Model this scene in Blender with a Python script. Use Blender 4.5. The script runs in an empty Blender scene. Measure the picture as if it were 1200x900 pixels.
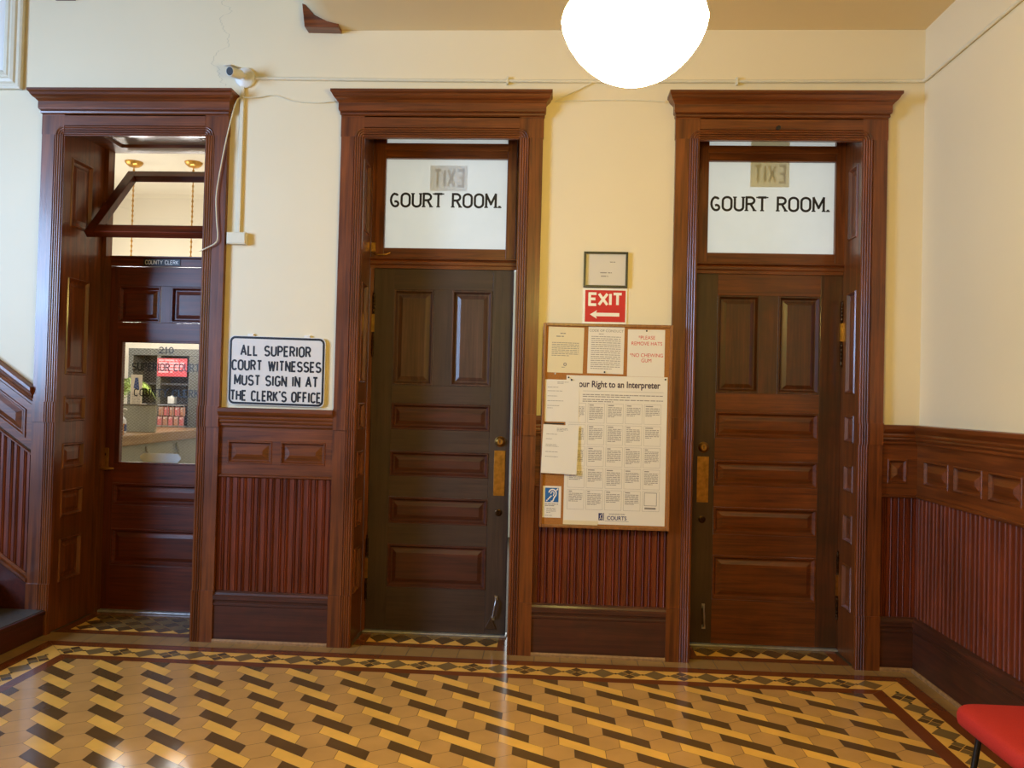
import bpy, bmesh, math, random
from mathutils import Vector, Matrix
random.seed(7)
C = bpy.context.scene.collection
PI = math.pi
SC = bpy.context.scene

# ------------------------------------------------------------------ camera
YAW, PITCH, ROLL, EYE, DIST = .0528, .0162, .0249, 1.6288, 4.9
cam_d = bpy.data.cameras.new('camera'); cam_d.sensor_width = 36; cam_d.lens = 27.0
cam_d.clip_start = .05; cam_d.clip_end = 60
cam = bpy.data.objects.new('camera', cam_d); C.objects.link(cam); SC.camera = cam
_f = Vector((-math.sin(YAW)*math.cos(PITCH), math.cos(YAW)*math.cos(PITCH), math.sin(PITCH)))
_r = Vector((math.cos(YAW), math.sin(YAW), 0)); _u = _r.cross(_f)
r2 = math.cos(ROLL)*_r + math.sin(ROLL)*_u; u2 = -math.sin(ROLL)*_r + math.cos(ROLL)*_u
cam.matrix_world = Matrix(((r2.x, u2.x, -_f.x, 0), (r2.y, u2.y, -_f.y, -DIST), (r2.z, u2.z, -_f.z, EYE), (0, 0, 0, 1)))

# ------------------------------------------------------------------ world, lights, exposure
SC.view_settings.view_transform = 'Standard'; SC.view_settings.look = 'None'
SC.view_settings.gamma = 1; SC.view_settings.use_curve_mapping = False
SC.view_settings.exposure = 0.0
w = bpy.data.worlds.new('world'); SC.world = w; w.use_nodes = True
w.node_tree.nodes['Background'].inputs[0].default_value = (.75, .85, 1, 1)
w.node_tree.nodes['Background'].inputs[1].default_value = .6
def area(name, loc, target, sx, sy, power, col, spread=180):
    l = bpy.data.lights.new(name, 'AREA'); l.shape = 'RECTANGLE'; l.size = sx; l.size_y = sy
    l.energy = power; l.color = col; l.spread = math.radians(spread)
    o = bpy.data.objects.new(name, l); C.objects.link(o); o.location = loc
    d = Vector(target) - Vector(loc); o.rotation_euler = d.to_track_quat('-Z', 'Z').to_euler()
    return o
DAY = (.41, .625, 1.0)
area('stair_window_light', (-6.35, -3.5, 2.9), (-2.2, -.3, 2.6), 1.7, 2.6, 186, DAY, 100)       # daylight through window_1
area('courtroom_window_light', (.3, 3.8, 2.05), (.3, 0, 2.05), 3.8, 3.3, 95, (.86, .95, 1.0))
area('office_fill_light', (-5.9, 2.2, 2.5), (-3, 2.4, 2.2), 1.8, 2.0, 40, (.86, .95, 1.0))  # added fill to light the office; no window is built there
LAMP_STRENGTH = 138.0

# ------------------------------------------------------------------ materials
def srgb(r, g, b):
    f = lambda c: (c/255/12.92) if c/255 <= .04045 else ((c/255+.055)/1.055)**2.4
    return (f(r), f(g), f(b), 1)
def newmat(name):
    m = bpy.data.materials.new(name); m.use_nodes = True
    nt = m.node_tree; b = nt.nodes['Principled BSDF']
    return m, nt, b
def node(nt, t, **kw):
    n = nt.nodes.new(t)
    for k, v in kw.items():
        if k.startswith('i_'): n.inputs[k[2:].replace('_', ' ')].default_value = v
        else: setattr(n, k, v)
    return n
def plain(name, col, rough=.5, metal=0, var=.06, scale=25, coat=0, bump=0):
    m, nt, b = newmat(name)
    tc = node(nt, 'ShaderNodeTexCoord'); no = node(nt, 'ShaderNodeTexNoise', i_Scale=scale, i_Detail=4.0)
    nt.links.new(tc.outputs['Object'], no.inputs['Vector'])
    rp = node(nt, 'ShaderNodeValToRGB')
    rp.color_ramp.elements[0].color = tuple(c*(1-var) for c in col[:3])+(1,)
    rp.color_ramp.elements[1].color = tuple(min(1, c*(1+var)) for c in col[:3])+(1,)
    rp.color_ramp.elements[0].position = .3; rp.color_ramp.elements[1].position = .7
    nt.links.new(no.outputs['Fac'], rp.inputs[0]); nt.links.new(rp.outputs[0], b.inputs['Base Color'])
    b.inputs['Roughness'].default_value = rough; b.inputs['Metallic'].default_value = metal
    b.inputs['Coat Weight'].default_value = coat
    if bump:
        bp = node(nt, 'ShaderNodeBump', i_Strength=bump, i_Distance=.01)
        nt.links.new(no.outputs['Fac'], bp.inputs['Height']); nt.links.new(bp.outputs[0], b.inputs['Normal'])
    return m
def wood(name, dark, light, axis='z', rough=.38, coat=.35, worn=None, worn_amt=.5):
    m, nt, b = newmat(name)
    tc = node(nt, 'ShaderNodeTexCoord'); mp = node(nt, 'ShaderNodeMapping')
    s = [38, 38, 38]; s['xyz'.index(axis)] = 1.6; mp.inputs['Scale'].default_value = s
    nt.links.new(tc.outputs['Object'], mp.inputs['Vector'])
    n1 = node(nt, 'ShaderNodeTexNoise', i_Scale=1.0, i_Detail=6.0, i_Roughness=.65, i_Distortion=.6)
    nt.links.new(mp.outputs[0], n1.inputs['Vector'])
    n2 = node(nt, 'ShaderNodeTexNoise', i_Scale=2.2, i_Detail=3.0)
    nt.links.new(tc.outputs['Object'], n2.inputs['Vector'])
    rp = node(nt, 'ShaderNodeValToRGB'); rp.color_ramp.elements[0].color = dark; rp.color_ramp.elements[1].color = light
    rp.color_ramp.elements[0].position = .28; rp.color_ramp.elements[1].position = .74
    nt.links.new(n1.outputs['Fac'], rp.inputs[0])
    out = rp.outputs[0]
    mx = node(nt, 'ShaderNodeMix', data_type='RGBA', blend_type='MULTIPLY'); mx.inputs['Factor'].default_value = .55
    r2_ = node(nt, 'ShaderNodeValToRGB'); r2_.color_ramp.elements[0].color = (.55, .5, .48, 1); r2_.color_ramp.elements[1].color = (1.25, 1.2, 1.15, 1)
    r2_.color_ramp.elements[0].position = .3; r2_.color_ramp.elements[1].position = .7
    nt.links.new(n2.outputs['Fac'], r2_.inputs[0]); nt.links.new(out, mx.inputs['A']); nt.links.new(r2_.outputs[0], mx.inputs['B'])
    out = mx.outputs['Result']
    if worn:
        n3 = node(nt, 'ShaderNodeTexNoise', i_Scale=3.5, i_Detail=8.0, i_Roughness=.7)
        nt.links.new(tc.outputs['Object'], n3.inputs['Vector'])
        r3 = node(nt, 'ShaderNodeValToRGB'); r3.color_ramp.elements[0].position = .42; r3.color_ramp.elements[1].position = .62
        r3.color_ramp.elements[1].color = (worn_amt,)*3+(1,)
        nt.links.new(n3.outputs['Fac'], r3.inputs[0])
        m2 = node(nt, 'ShaderNodeMix', data_type='RGBA'); nt.links.new(r3.outputs[0], m2.inputs['Factor'])
        nt.links.new(out, m2.inputs['A']); m2.inputs['B'].default_value = worn
        out = m2.outputs['Result']
    nt.links.new(out, b.inputs['Base Color'])
    rr = node(nt, 'ShaderNodeMapRange'); rr.inputs['To Min'].default_value = rough-.1; rr.inputs['To Max'].default_value = rough+.15
    nt.links.new(n2.outputs['Fac'], rr.inputs['Value']); nt.links.new(rr.outputs[0], b.inputs['Roughness'])
    b.inputs['Coat Weight'].default_value = coat; b.inputs['Coat Roughness'].default_value = .16
    bp = node(nt, 'ShaderNodeBump', i_Strength=.12, i_Distance=.004)
    nt.links.new(n1.outputs['Fac'], bp.inputs['Height']); nt.links.new(bp.outputs[0], b.inputs['Normal'])
    return m
WD, WL = srgb(64, 25, 6), srgb(138, 72, 23)
M = {}
M['wood_v'] = wood('varnished_wood_upright', WD, WL, 'z')
M['wood_h'] = wood('varnished_wood_level', WD, WL, 'x')
M['wood_y'] = wood('varnished_wood_deep', WD, WL, 'y')
M['bead_v'] = wood('beadboard_wood', srgb(66, 22, 8), srgb(132, 56, 22), 'z', rough=.40, coat=.2)
M['base_h'] = wood('scuffed_skirting_wood', srgb(52, 20, 8), srgb(98, 46, 20), 'x', worn=srgb(50, 30, 14), worn_amt=.45, rough=.5, coat=.08)
M['base_y'] = wood('scuffed_skirting_wood_deep', srgb(52, 20, 8), srgb(98, 46, 20), 'y', worn=srgb(50, 30, 14), worn_amt=.45, rough=.5, coat=.08)
M['door_v'] = wood('worn_dark_door_upright', srgb(44, 27, 18), srgb(78, 54, 40), 'z', worn=srgb(64, 47, 34), worn_amt=.6, rough=.5, coat=.12)
M['door_h'] = wood('worn_dark_door_level', srgb(44, 26, 17), srgb(80, 54, 39), 'x', worn=srgb(64, 47, 34), worn_amt=.6, rough=.5, coat=.12)
M['dpan'] = wood('dark_red_panel', srgb(50, 20, 9), srgb(94, 42, 20), 'x', rough=.48, coat=.12)
M['dpan_v'] = wood('dark_red_panel_upright', srgb(56, 34, 26), srgb(98, 66, 52), 'z', rough=.48, coat=.12)
M['rdoor_v'] = wood('red_door_upright', srgb(52, 26, 11), srgb(104, 54, 22), 'z', worn=srgb(58, 38, 18), worn_amt=.6)
M['rdoor_h'] = wood('red_door_level', srgb(66, 28, 8), srgb(138, 70, 20), 'x', worn=srgb(78, 42, 16), worn_amt=.4)
M['stile_dark'] = wood('worn_lock_stile', srgb(50, 30, 18), srgb(80, 54, 34), 'z', worn=srgb(60, 40, 24), worn_amt=.7)
M['mahog_v'] = wood('office_door_upright', srgb(52, 16, 5), srgb(112, 42, 12), 'z', rough=.42, coat=.2)
M['mahog_h'] = wood('office_door_level', srgb(56, 17, 5), srgb(122, 48, 12), 'x', rough=.42, coat=.2)
M['pale_wood'] = plain('worn_pale_wood', srgb(150, 110, 66), .6, var=.25, scale=40)
M['brass'] = plain('aged_brass', srgb(196, 150, 78), .32, 1, var=.25, scale=30)
M['bronze'] = plain('dark_bronze', srgb(70, 50, 32), .35, 1, var=.2)
M['steel'] = plain('steel', srgb(190, 190, 190), .3, 1)
M['black_metal'] = plain('black_painted_metal', srgb(18, 18, 19), .35)
M['white_plastic'] = plain('white_plastic', srgb(222, 218, 208), .4, var=.02)
M['cream_paint'] = plain('cream_painted_metal', srgb(222, 212, 186), .45, var=.03)
M['black'] = plain('black_paint', srgb(20, 20, 24), .4, var=.02)
M['ink'] = plain('grey_ink', srgb(142, 134, 128), .7, var=.05)
M['paper'] = plain('white_paper', srgb(226, 218, 204), .6, var=.015, scale=4)
M['paper_cream'] = plain('cream_paper', srgb(222, 206, 168), .6, var=.02, scale=4)
M['red_ink'] = plain('red_ink', srgb(205, 40, 50), .6, var=.02)
M['sign_red'] = plain('red_sign_face', srgb(200, 16, 34), .55, var=.04)
M['white_paint'] = plain('white_paint', srgb(236, 230, 220), .4, var=.02)
M['navy_ink'] = plain('navy_ink', srgb(44, 50, 104), .6, var=.02)
M['plum_ink'] = plain('plum_ink', srgb(58, 36, 60), .6, var=.02)
M['blue'] = plain('blue_print', srgb(30, 96, 160), .45, var=.03)
M['cork'] = plain('cork', srgb(164, 106, 44), .85, var=.22, scale=160, bump=.3)
M['board_frame'] = wood('oak_board_frame', srgb(120, 72, 34), srgb(164, 108, 58), 'z', rough=.45, coat=.2)
M['red_fabric'] = plain('red_upholstery', srgb(178, 36, 32), .8, var=.08, scale=220, bump=.12)
M['rubber'] = plain('black_rubber', srgb(16, 16, 16), .7)
M['riser_red'] = wood('painted_stair_wood', srgb(58, 20, 12), srgb(88, 34, 20), 'y')
M['tread'] = plain('stair_tread_mat', srgb(74, 64, 54), .55, var=.18, scale=60, bump=.2)
M['sill_metal'] = plain('scuffed_sill_metal', srgb(190, 186, 180), .42, .7, var=.15)
M['dark_glass'] = plain('lens_glass', srgb(8, 8, 9), .6)
M['olive_metal'] = plain('olive_grey_cabinet', srgb(84, 82, 72), .5, var=.05)
M['cab_dark'] = plain('dark_cabinet_back', srgb(46, 42, 40), .6, var=.05)
M['partition'] = plain('grey_green_partition', srgb(150, 152, 140), .8, var=.05, scale=120)
M['counter_edge'] = wood('counter_edge_wood', srgb(128, 96, 62), srgb(172, 140, 98), 'y')
M['counter_front'] = plain('grey_green_panel', srgb(156, 158, 144), .5, var=.07, scale=9)
M['leaf'] = plain('palm_leaf', srgb(128, 150, 62), .5, var=.25, scale=8)
M['terracotta'] = plain('terracotta', srgb(150, 86, 56), .8)
M['soil'] = plain('soil', srgb(50, 36, 26), .95)
M['box_wood'] = plain('honey_wood', srgb(186, 124, 62), .5, var=.12, scale=30)
M['pump_blue'] = plain('blue_label', srgb(46, 76, 140), .4)
M['bottle_clear'] = plain('white_gel_bottle', srgb(226, 230, 236), .25, var=.02)
M['pink'] = plain('pink_print', srgb(226, 170, 170), .5, var=.1)
M['brochure_a'] = plain('tan_brochure', srgb(176, 120, 92), .5, var=.2, scale=60)
M['brochure_b'] = plain('rose_brochure', srgb(190, 96, 92), .5, var=.2, scale=60)
M['office_wall'] = plain('office_cream_plaster', srgb(236, 226, 206), .7, var=.02, scale=2)
M['court_wall'] = plain('courtroom_plaster', srgb(232, 230, 222), .7, var=.02, scale=2)

def plaster(name, col, crack=False):
    m, nt, b = newmat(name)
    tc = node(nt, 'ShaderNodeTexCoord')
    n1 = node(nt, 'ShaderNodeTexNoise', i_Scale=1.3, i_Detail=5.0); n2 = node(nt, 'ShaderNodeTexNoise', i_Scale=9.0, i_Detail=6.0)
    for n in (n1, n2): nt.links.new(tc.outputs['Object'], n.inputs['Vector'])
    rp = node(nt, 'ShaderNodeValToRGB')
    rp.color_ramp.elements[0].color = tuple(c*.95 for c in col[:3])+(1,); rp.color_ramp.elements[1].color = tuple(min(1, c*1.04) for c in col[:3])+(1,)
    nt.links.new(n1.outputs['Fac'], rp.inputs[0]); out = rp.outputs[0]
    if crack:                                     # one hairline crack running up from the first cornice
        sp = node(nt, 'ShaderNodeSeparateXYZ'); nt.links.new(tc.outputs['Object'], sp.inputs[0])
        n3 = node(nt, 'ShaderNodeTexNoise', noise_dimensions='1D', i_Scale=2.2, i_Detail=6.0, i_Roughness=.6)
        nt.links.new(sp.outputs['Z'], n3.inputs['W'])
        ma = node(nt, 'ShaderNodeMath', operation='MULTIPLY_ADD'); nt.links.new(n3.outputs['Fac'], ma.inputs[0]); ma.inputs[1].default_value = .55; ma.inputs[2].default_value = -2.48
        su = node(nt, 'ShaderNodeMath', operation='SUBTRACT'); nt.links.new(sp.outputs['X'], su.inputs[0]); nt.links.new(ma.outputs[0], su.inputs[1])
        ab = node(nt, 'ShaderNodeMath', operation='ABSOLUTE'); nt.links.new(su.outputs[0], ab.inputs[0])
        lt = node(nt, 'ShaderNodeMath', operation='LESS_THAN'); nt.links.new(ab.outputs[0], lt.inputs[0]); lt.inputs[1].default_value = .003
        gz = node(nt, 'ShaderNodeMath', operation='GREATER_THAN'); nt.links.new(sp.outputs['Z'], gz.inputs[0]); gz.inputs[1].default_value = 3.62
        mu = node(nt, 'ShaderNodeMath', operation='MULTIPLY'); nt.links.new(lt.outputs[0], mu.inputs[0]); nt.links.new(gz.outputs[0], mu.inputs[1])
        m3 = node(nt, 'ShaderNodeMath', operation='MULTIPLY'); nt.links.new(mu.outputs[0], m3.inputs[0]); m3.inputs[1].default_value = .35
        mx = node(nt, 'ShaderNodeMix', data_type='RGBA'); nt.links.new(m3.outputs[0], mx.inputs['Factor']); nt.links.new(out, mx.inputs['A'])
        mx.inputs['B'].default_value = tuple(c*.45 for c in col[:3])+(1,); out = mx.outputs['Result']
    nt.links.new(out, b.inputs['Base Color']); b.inputs['Roughness'].default_value = .55
    bp = node(nt, 'ShaderNodeBump', i_Strength=.18, i_Distance=.008)
    nt.links.new(n2.outputs['Fac'], bp.inputs['Height']); nt.links.new(bp.outputs[0], b.inputs['Normal'])
    return m
M['wall'] = plaster('cream_plaster', srgb(232, 216, 182), True)
M['wall_r'] = plaster('cream_plaster_side', srgb(232, 216, 182))
M['ceil'] = plaster('tan_ceiling_plaster', srgb(226, 202, 156))

def tile(name, col, var=.10):
    m, nt, b = newmat(name)
    tc = node(nt, 'ShaderNodeTexCoord'); no = node(nt, 'ShaderNodeTexNoise', i_Scale=5.0, i_Detail=6.0)
    n2 = node(nt, 'ShaderNodeTexNoise', i_Scale=3.0, i_Detail=2.0)
    for n in (no, n2): nt.links.new(tc.outputs['Object'], n.inputs['Vector'])
    rp = node(nt, 'ShaderNodeValToRGB')
    rp.color_ramp.elements[0].color = tuple(c*(1-var) for c in col[:3])+(1,); rp.color_ramp.elements[1].color = tuple(c*(1+var) for c in col[:3])+(1,)
    rp.color_ramp.elements[0].position = .3; rp.color_ramp.elements[1].position = .7
    nt.links.new(no.outputs['Fac'], rp.inputs[0]); nt.links.new(rp.outputs[0], b.inputs['Base Color'])
    b.inputs['Roughness'].default_value = .16; b.inputs['Specular IOR Level'].default_value = .5
    bp = node(nt, 'ShaderNodeBump', i_Strength=.05, i_Distance=.02)
    nt.links.new(n2.outputs['Fac'], bp.inputs['Height']); nt.links.new(bp.outputs[0], b.inputs['Normal'])
    return m
TILES = [plain('grout', srgb(72, 54, 32), .7), tile('tan_tile', srgb(200, 152, 90)), tile('yellow_tile', srgb(240, 184, 90)),
         tile('brown_tile', srgb(100, 74, 44)), tile('red_brown_tile', srgb(118, 62, 30)), tile('olive_tile', srgb(128, 102, 62)),
         tile('edge_tile', srgb(158, 122, 74))]

def glass(name, wire=False, tint=(1, 1, 1, 1)):
    m = bpy.data.materials.new(name); m.use_nodes = True; nt = m.node_tree; nt.nodes.clear()
    out = node(nt, 'ShaderNodeOutputMaterial'); tr = node(nt, 'ShaderNodeBsdfTransparent'); tr.inputs[0].default_value = tint
    gl = node(nt, 'ShaderNodeBsdfGlossy'); gl.inputs['Roughness'].default_value = .02
    lw0 = node(nt, 'ShaderNodeLayerWeight'); lw0.inputs['Blend'].default_value = .5
    lw1 = node(nt, 'ShaderNodeMath', operation='POWER'); nt.links.new(lw0.outputs['Facing'], lw1.inputs[0]); lw1.inputs[1].default_value = 4.0
    lw = node(nt, 'ShaderNodeMath', operation='MULTIPLY_ADD'); nt.links.new(lw1.outputs[0], lw.inputs[0]); lw.inputs[1].default_value = .8; lw.inputs[2].default_value = .08
    mx = node(nt, 'ShaderNodeMixShader'); nt.links.new(lw.outputs[0], mx.inputs[0]); nt.links.new(tr.outputs[0], mx.inputs[1]); nt.links.new(gl.outputs[0], mx.inputs[2])
    s = mx.outputs[0]
    if wire:
        tc = node(nt, 'ShaderNodeTexCoord'); sp = node(nt, 'ShaderNodeSeparateXYZ'); nt.links.new(tc.outputs['Object'], sp.inputs[0])
        fac = None
        for sg in (1, -1):
            a = node(nt, 'ShaderNodeMath', operation='MULTIPLY_ADD'); nt.links.new(sp.outputs['Z'], a.inputs[0]); a.inputs[1].default_value = sg*1.35; nt.links.new(sp.outputs['X'], a.inputs[2])
            b = node(nt, 'ShaderNodeMath', operation='MULTIPLY'); nt.links.new(a.outputs[0], b.inputs[0]); b.inputs[1].default_value = 34
            f = node(nt, 'ShaderNodeMath', operation='FRACT'); nt.links.new(b.outputs[0], f.inputs[0])
            l = node(nt, 'ShaderNodeMath', operation='LESS_THAN'); nt.links.new(f.outputs[0], l.inputs[0]); l.inputs[1].default_value = .035
            if fac is None: fac = l
            else:
                q = node(nt, 'ShaderNodeMath', operation='MAXIMUM'); nt.links.new(fac.outputs[0], q.inputs[0]); nt.links.new(l.outputs[0], q.inputs[1]); fac = q
        df = node(nt, 'ShaderNodeBsdfDiffuse'); df.inputs[0].default_value = (.8, .8, .78, 1)
        m2 = node(nt, 'ShaderNodeMixShader'); nt.links.new(fac.outputs[0], m2.inputs[0]); nt.links.new(s, m2.inputs[1]); nt.links.new(df.outputs[0], m2.inputs[2]); s = m2.outputs[0]
    nt.links.new(s, out.inputs[0]); return m
M['wire_glass'] = glass('wired_glass', True); M['glass'] = glass('clear_glass')
def frosted(name):
    m = bpy.data.materials.new(name); m.use_nodes = True; nt = m.node_tree; nt.nodes.clear()
    out = node(nt, 'ShaderNodeOutputMaterial'); tl = node(nt, 'ShaderNodeBsdfTranslucent'); df = node(nt, 'ShaderNodeBsdfPrincipled')
    tc = node(nt, 'ShaderNodeTexCoord'); no = node(nt, 'ShaderNodeTexNoise', i_Scale=4.0, i_Detail=3.0); nt.links.new(tc.outputs['Object'], no.inputs['Vector'])
    rp = node(nt, 'ShaderNodeValToRGB'); rp.color_ramp.elements[0].color = (.78, .81, .82, 1); rp.color_ramp.elements[1].color = (.9, .92, .93, 1)
    nt.links.new(no.outputs['Fac'], rp.inputs[0]); nt.links.new(rp.outputs[0], tl.inputs[0]); nt.links.new(rp.outputs[0], df.inputs['Base Color'])
    df.inputs['Roughness'].default_value = .25
    mx = node(nt, 'ShaderNodeMixShader'); mx.inputs[0].default_value = .35
    nt.links.new(tl.outputs[0], mx.inputs[1]); nt.links.new(df.outputs[0], mx.inputs[2]); nt.links.new(mx.outputs[0], out.inputs[0]); return m
M['frosted'] = frosted('frosted_glass')
def paperlike(name, col):
    m = bpy.data.materials.new(name); m.use_nodes = True; nt = m.node_tree; nt.nodes.clear()
    out = node(nt, 'ShaderNodeOutputMaterial'); tl = node(nt, 'ShaderNodeBsdfTranslucent'); df = node(nt, 'ShaderNodeBsdfDiffuse')
    tc = node(nt, 'ShaderNodeTexCoord'); no = node(nt, 'ShaderNodeTexNoise', i_Scale=30.0); nt.links.new(tc.outputs['Object'], no.inputs['Vector'])
    rp = node(nt, 'ShaderNodeValToRGB'); rp.color_ramp.elements[0].color = tuple(c*.94 for c in col[:3])+(1,); rp.color_ramp.elements[1].color = col
    nt.links.new(no.outputs['Fac'], rp.inputs[0]); nt.links.new(rp.outputs[0], tl.inputs[0]); nt.links.new(rp.outputs[0], df.inputs[0])
    mx = node(nt, 'ShaderNodeMixShader'); mx.inputs[0].default_value = .5
    nt.links.new(tl.outputs[0], mx.inputs[1]); nt.links.new(df.outputs[0], mx.inputs[2]); nt.links.new(mx.outputs[0], out.inputs[0]); return m
M['exit_pale'] = paperlike('pale_exit_plate', (.80, .78, .76, 1)); M['exit_tan'] = paperlike('tan_exit_plate', (.80, .68, .44, 1)); M['exit_ink'] = paperlike('faded_exit_letters', (.62, .57, .50, 1))
def emis(name, col, s):
    m = bpy.data.materials.new(name); m.use_nodes = True; nt = m.node_tree; nt.nodes.clear()
    out = node(nt, 'ShaderNodeOutputMaterial'); e = node(nt, 'ShaderNodeEmission'); e.inputs[0].default_value = col; e.inputs[1].default_value = s
    nt.links.new(e.outputs[0], out.inputs[0]); return m
M['globe'] = emis('lit_opal_globe', (1, .78, .20, 1), LAMP_STRENGTH)
M['office_globe'] = emis('lit_office_globe', (1, .94, .86, 1), 40)
M['sky_pane'] = emis('daylit_window_pane', (.40, .645, 1, 1), 4)

# ------------------------------------------------------------------ mesh helpers
class MB:
    def __init__(s, T=None): s.v = []; s.f = []; s.mi = []; s.cur = 0; s.T = T
    def add(s, pts, faces, T=None):
        T = T or s.T; o = len(s.v)
        for p in pts: s.v.append(tuple(T(*p)) if T else tuple(p))
        for f in faces: s.f.append([i+o for i in f]); s.mi.append(s.cur)
    def box(s, x0, x1, y0, y1, z0, z1, T=None):
        s.add([(x0,y0,z0),(x1,y0,z0),(x1,y1,z0),(x0,y1,z0),(x0,y0,z1),(x1,y0,z1),(x1,y1,z1),(x0,y1,z1)],
              [(0,3,2,1),(4,5,6,7),(0,1,5,4),(1,2,6,5),(2,3,7,6),(3,0,4,7)], T)
    def prism(s, poly, fn, a, b):
        """poly: list of (p,q); fn(p,q,t) -> xyz ; t = a..b"""
        n = len(poly)
        s.add([fn(p, q, a) for p, q in poly]+[fn(p, q, b) for p, q in poly],
              [list(range(n))[::-1], list(range(n, 2*n))]+[(i, (i+1) % n, n+(i+1) % n, n+i) for i in range(n)])
    def rings(s, x0, x1, z0, z1, prof, base=0):
        """nested rectangles facing +d : prof = [(inset, d)...], the last one filled"""
        pts = []; fs = []
        for k, (i, d) in enumerate(prof):
            pts += [(x0+i, base+d, z0+i), (x1-i, base+d, z0+i), (x1-i, base+d, z1-i), (x0+i, base+d, z1-i)]
            if k:
                a, b = 4*(k-1), 4*k
                fs += [(a+j, a+(j+1) % 4, b+(j+1) % 4, b+j) for j in range(4)]
        k = 4*(len(prof)-1); fs.append((k, k+1, k+2, k+3))
        s.add(pts, fs)
    def quad(s, a, b, c, d): s.add([a, b, c, d], [(0, 1, 2, 3)])
    def tube(s, path, r, n=8, cap=True):
        path = [Vector(p) for p in path]; rs = r if isinstance(r, (list, tuple)) else [r]*len(path)
        pts = []; up = None
        for i, p in enumerate(path):
            t = ((path[i+1]-p) if i == 0 else (p-path[i-1]) if i == len(path)-1 else (path[i+1]-path[i-1])).normalized()
            if up is None: up = Vector((0, 0, 1)) if abs(t.z) < .9 else Vector((1, 0, 0))
            a = t.cross(up)
            if a.length < 1e-5: a = t.orthogonal()
            a.normalize(); b = a.cross(t); up = b
            pts += [p+(a*math.cos(2*PI*k/n)+b*math.sin(2*PI*k/n))*rs[i] for k in range(n)]
        fs = [(i*n+k, i*n+(k+1) % n, (i+1)*n+(k+1) % n, (i+1)*n+k) for i in range(len(path)-1) for k in range(n)]
        if cap: fs += [list(range(n))[::-1], list(range((len(path)-1)*n, len(path)*n))]
        s.add([tuple(p) for p in pts], fs)
    def lathe(s, prof, c, axis='z', n=24):
        pts = []
        for r, h in prof:
            for k in range(n):
                a = 2*PI*k/n; ca, sa = r*math.cos(a), r*math.sin(a)
                pts.append({'z': (c[0]+ca, c[1]+sa, c[2]+h), 'y': (c[0]+ca, c[1]+h, c[2]+sa), 'x': (c[0]+h, c[1]+ca, c[2]+sa)}[axis])
        fs = [(i*n+k, i*n+(k+1) % n, (i+1)*n+(k+1) % n, (i+1)*n+k) for i in range(len(prof)-1) for k in range(n)]
        fs += [list(range(n))[::-1], list(range((len(prof)-1)*n, len(prof)*n))]
        s.add(pts, fs)
    def ribbon(s, pl, t, fn, closed=False):
        """flat stroke of width t along the 2D polyline pl, fn(p,q)->xyz"""
        P = [Vector(p) for p in pl]; n = len(P); L = []
        if not closed:                                              # sharp corners: one stroke per straight run
            for i in range(1, n-1):
                a, b = P[i]-P[i-1], P[i+1]-P[i]
                if a.length and b.length and a.normalized().dot(b.normalized()) < .3:
                    a, b = a.normalized()*t*.5, b.normalized()*t*.5
                    s.ribbon([tuple(q) for q in P[:i]]+[tuple(P[i]+a*.8)], t, fn)
                    s.ribbon([tuple(P[i]-b*.8)]+[tuple(q) for q in P[i+1:]], t, lambda p, q: (lambda v: (v[0], v[1]-.00002, v[2]))(fn(p, q))); return
        for i in range(n):
            if closed: a, b = P[i]-P[i-1], P[(i+1) % n]-P[i]
            else: a = P[i]-P[i-1] if i else P[1]-P[0]; b = P[i+1]-P[i] if i < n-1 else P[i]-P[i-1]
            a = a.normalized() if a.length else b.normalized(); b = b.normalized() if b.length else a
            na, nb = Vector((-a.y, a.x)), Vector((-b.y, b.x)); m = na+nb
            m = m.normalized() if m.length > 1e-4 else na
            L.append(m*(t/2/max(.5, m.dot(na))))
        pts = []
        for p, l in zip(P, L): pts += [fn(*(p+l)), fn(*(p-l))]
        m = n if closed else n-1
        s.add(pts, [(2*i, 2*((i+1) % n), 2*((i+1) % n)+1, 2*i+1) for i in range(m)])
    def build(s, name, mats, parent=None, bevel=0, smooth=False, origin=None, recalc=True):
        if not isinstance(mats, (list, tuple)): mats = [mats]
        o3 = Vector(origin) if origin else None
        if o3 is None:
            xs = list(zip(*s.v))
            o3 = Vector(((min(xs[0])+max(xs[0]))/2, (min(xs[1])+max(xs[1]))/2, min(xs[2])))
        me = bpy.data.meshes.new(name)
        me.from_pydata([tuple(Vector(v)-o3) for v in s.v], [], s.f)
        for m in mats: me.materials.append(m)
        for p, i in zip(me.polygons, s.mi): p.material_index = i
        if recalc:
            bm = bmesh.new(); bm.from_mesh(me); bmesh.ops.recalc_face_normals(bm, faces=bm.faces); bm.to_mesh(me); bm.free()
        if smooth:
            for p in me.polygons: p.use_smooth = True
            me.set_sharp_from_angle(angle=math.radians(40))
        o = bpy.data.objects.new(name, me); C.objects.link(o)
        wp = world_of(parent) if parent else Vector((0, 0, 0))
        o.location = o3 - wp
        if parent: o.parent = parent
        if bevel:
            b = o.modifiers.new('bevel', 'BEVEL'); b.width = bevel; b.segments = 2; b.limit_method = 'ANGLE'; b.angle_limit = math.radians(40)
        return o
def world_of(o):
    v = Vector(o.location)
    while o.parent: o = o.parent; v += Vector(o.location)
    return v
def tag(o, label=None, cat=None, group=None, kind=None):
    if label: o['label'] = label
    if cat: o['category'] = cat
    if group: o['group'] = group
    if kind: o['kind'] = kind
    return o
def thing(name, label, cat, loc=(0, 0, 0), group=None, kind=None):
    o = bpy.data.objects.new(name, None); C.objects.link(o); o.location = loc; o.empty_display_size = .1
    return tag(o, label, cat, group, kind)
WALL = lambda u, d, z: (u, -d, z)                  # back wall frame: along, out of the wall, up
XR = 2.28
RIGHT = lambda u, d, z: (XR-d, -u, z)              # right wall frame: u = distance from the corner
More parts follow.
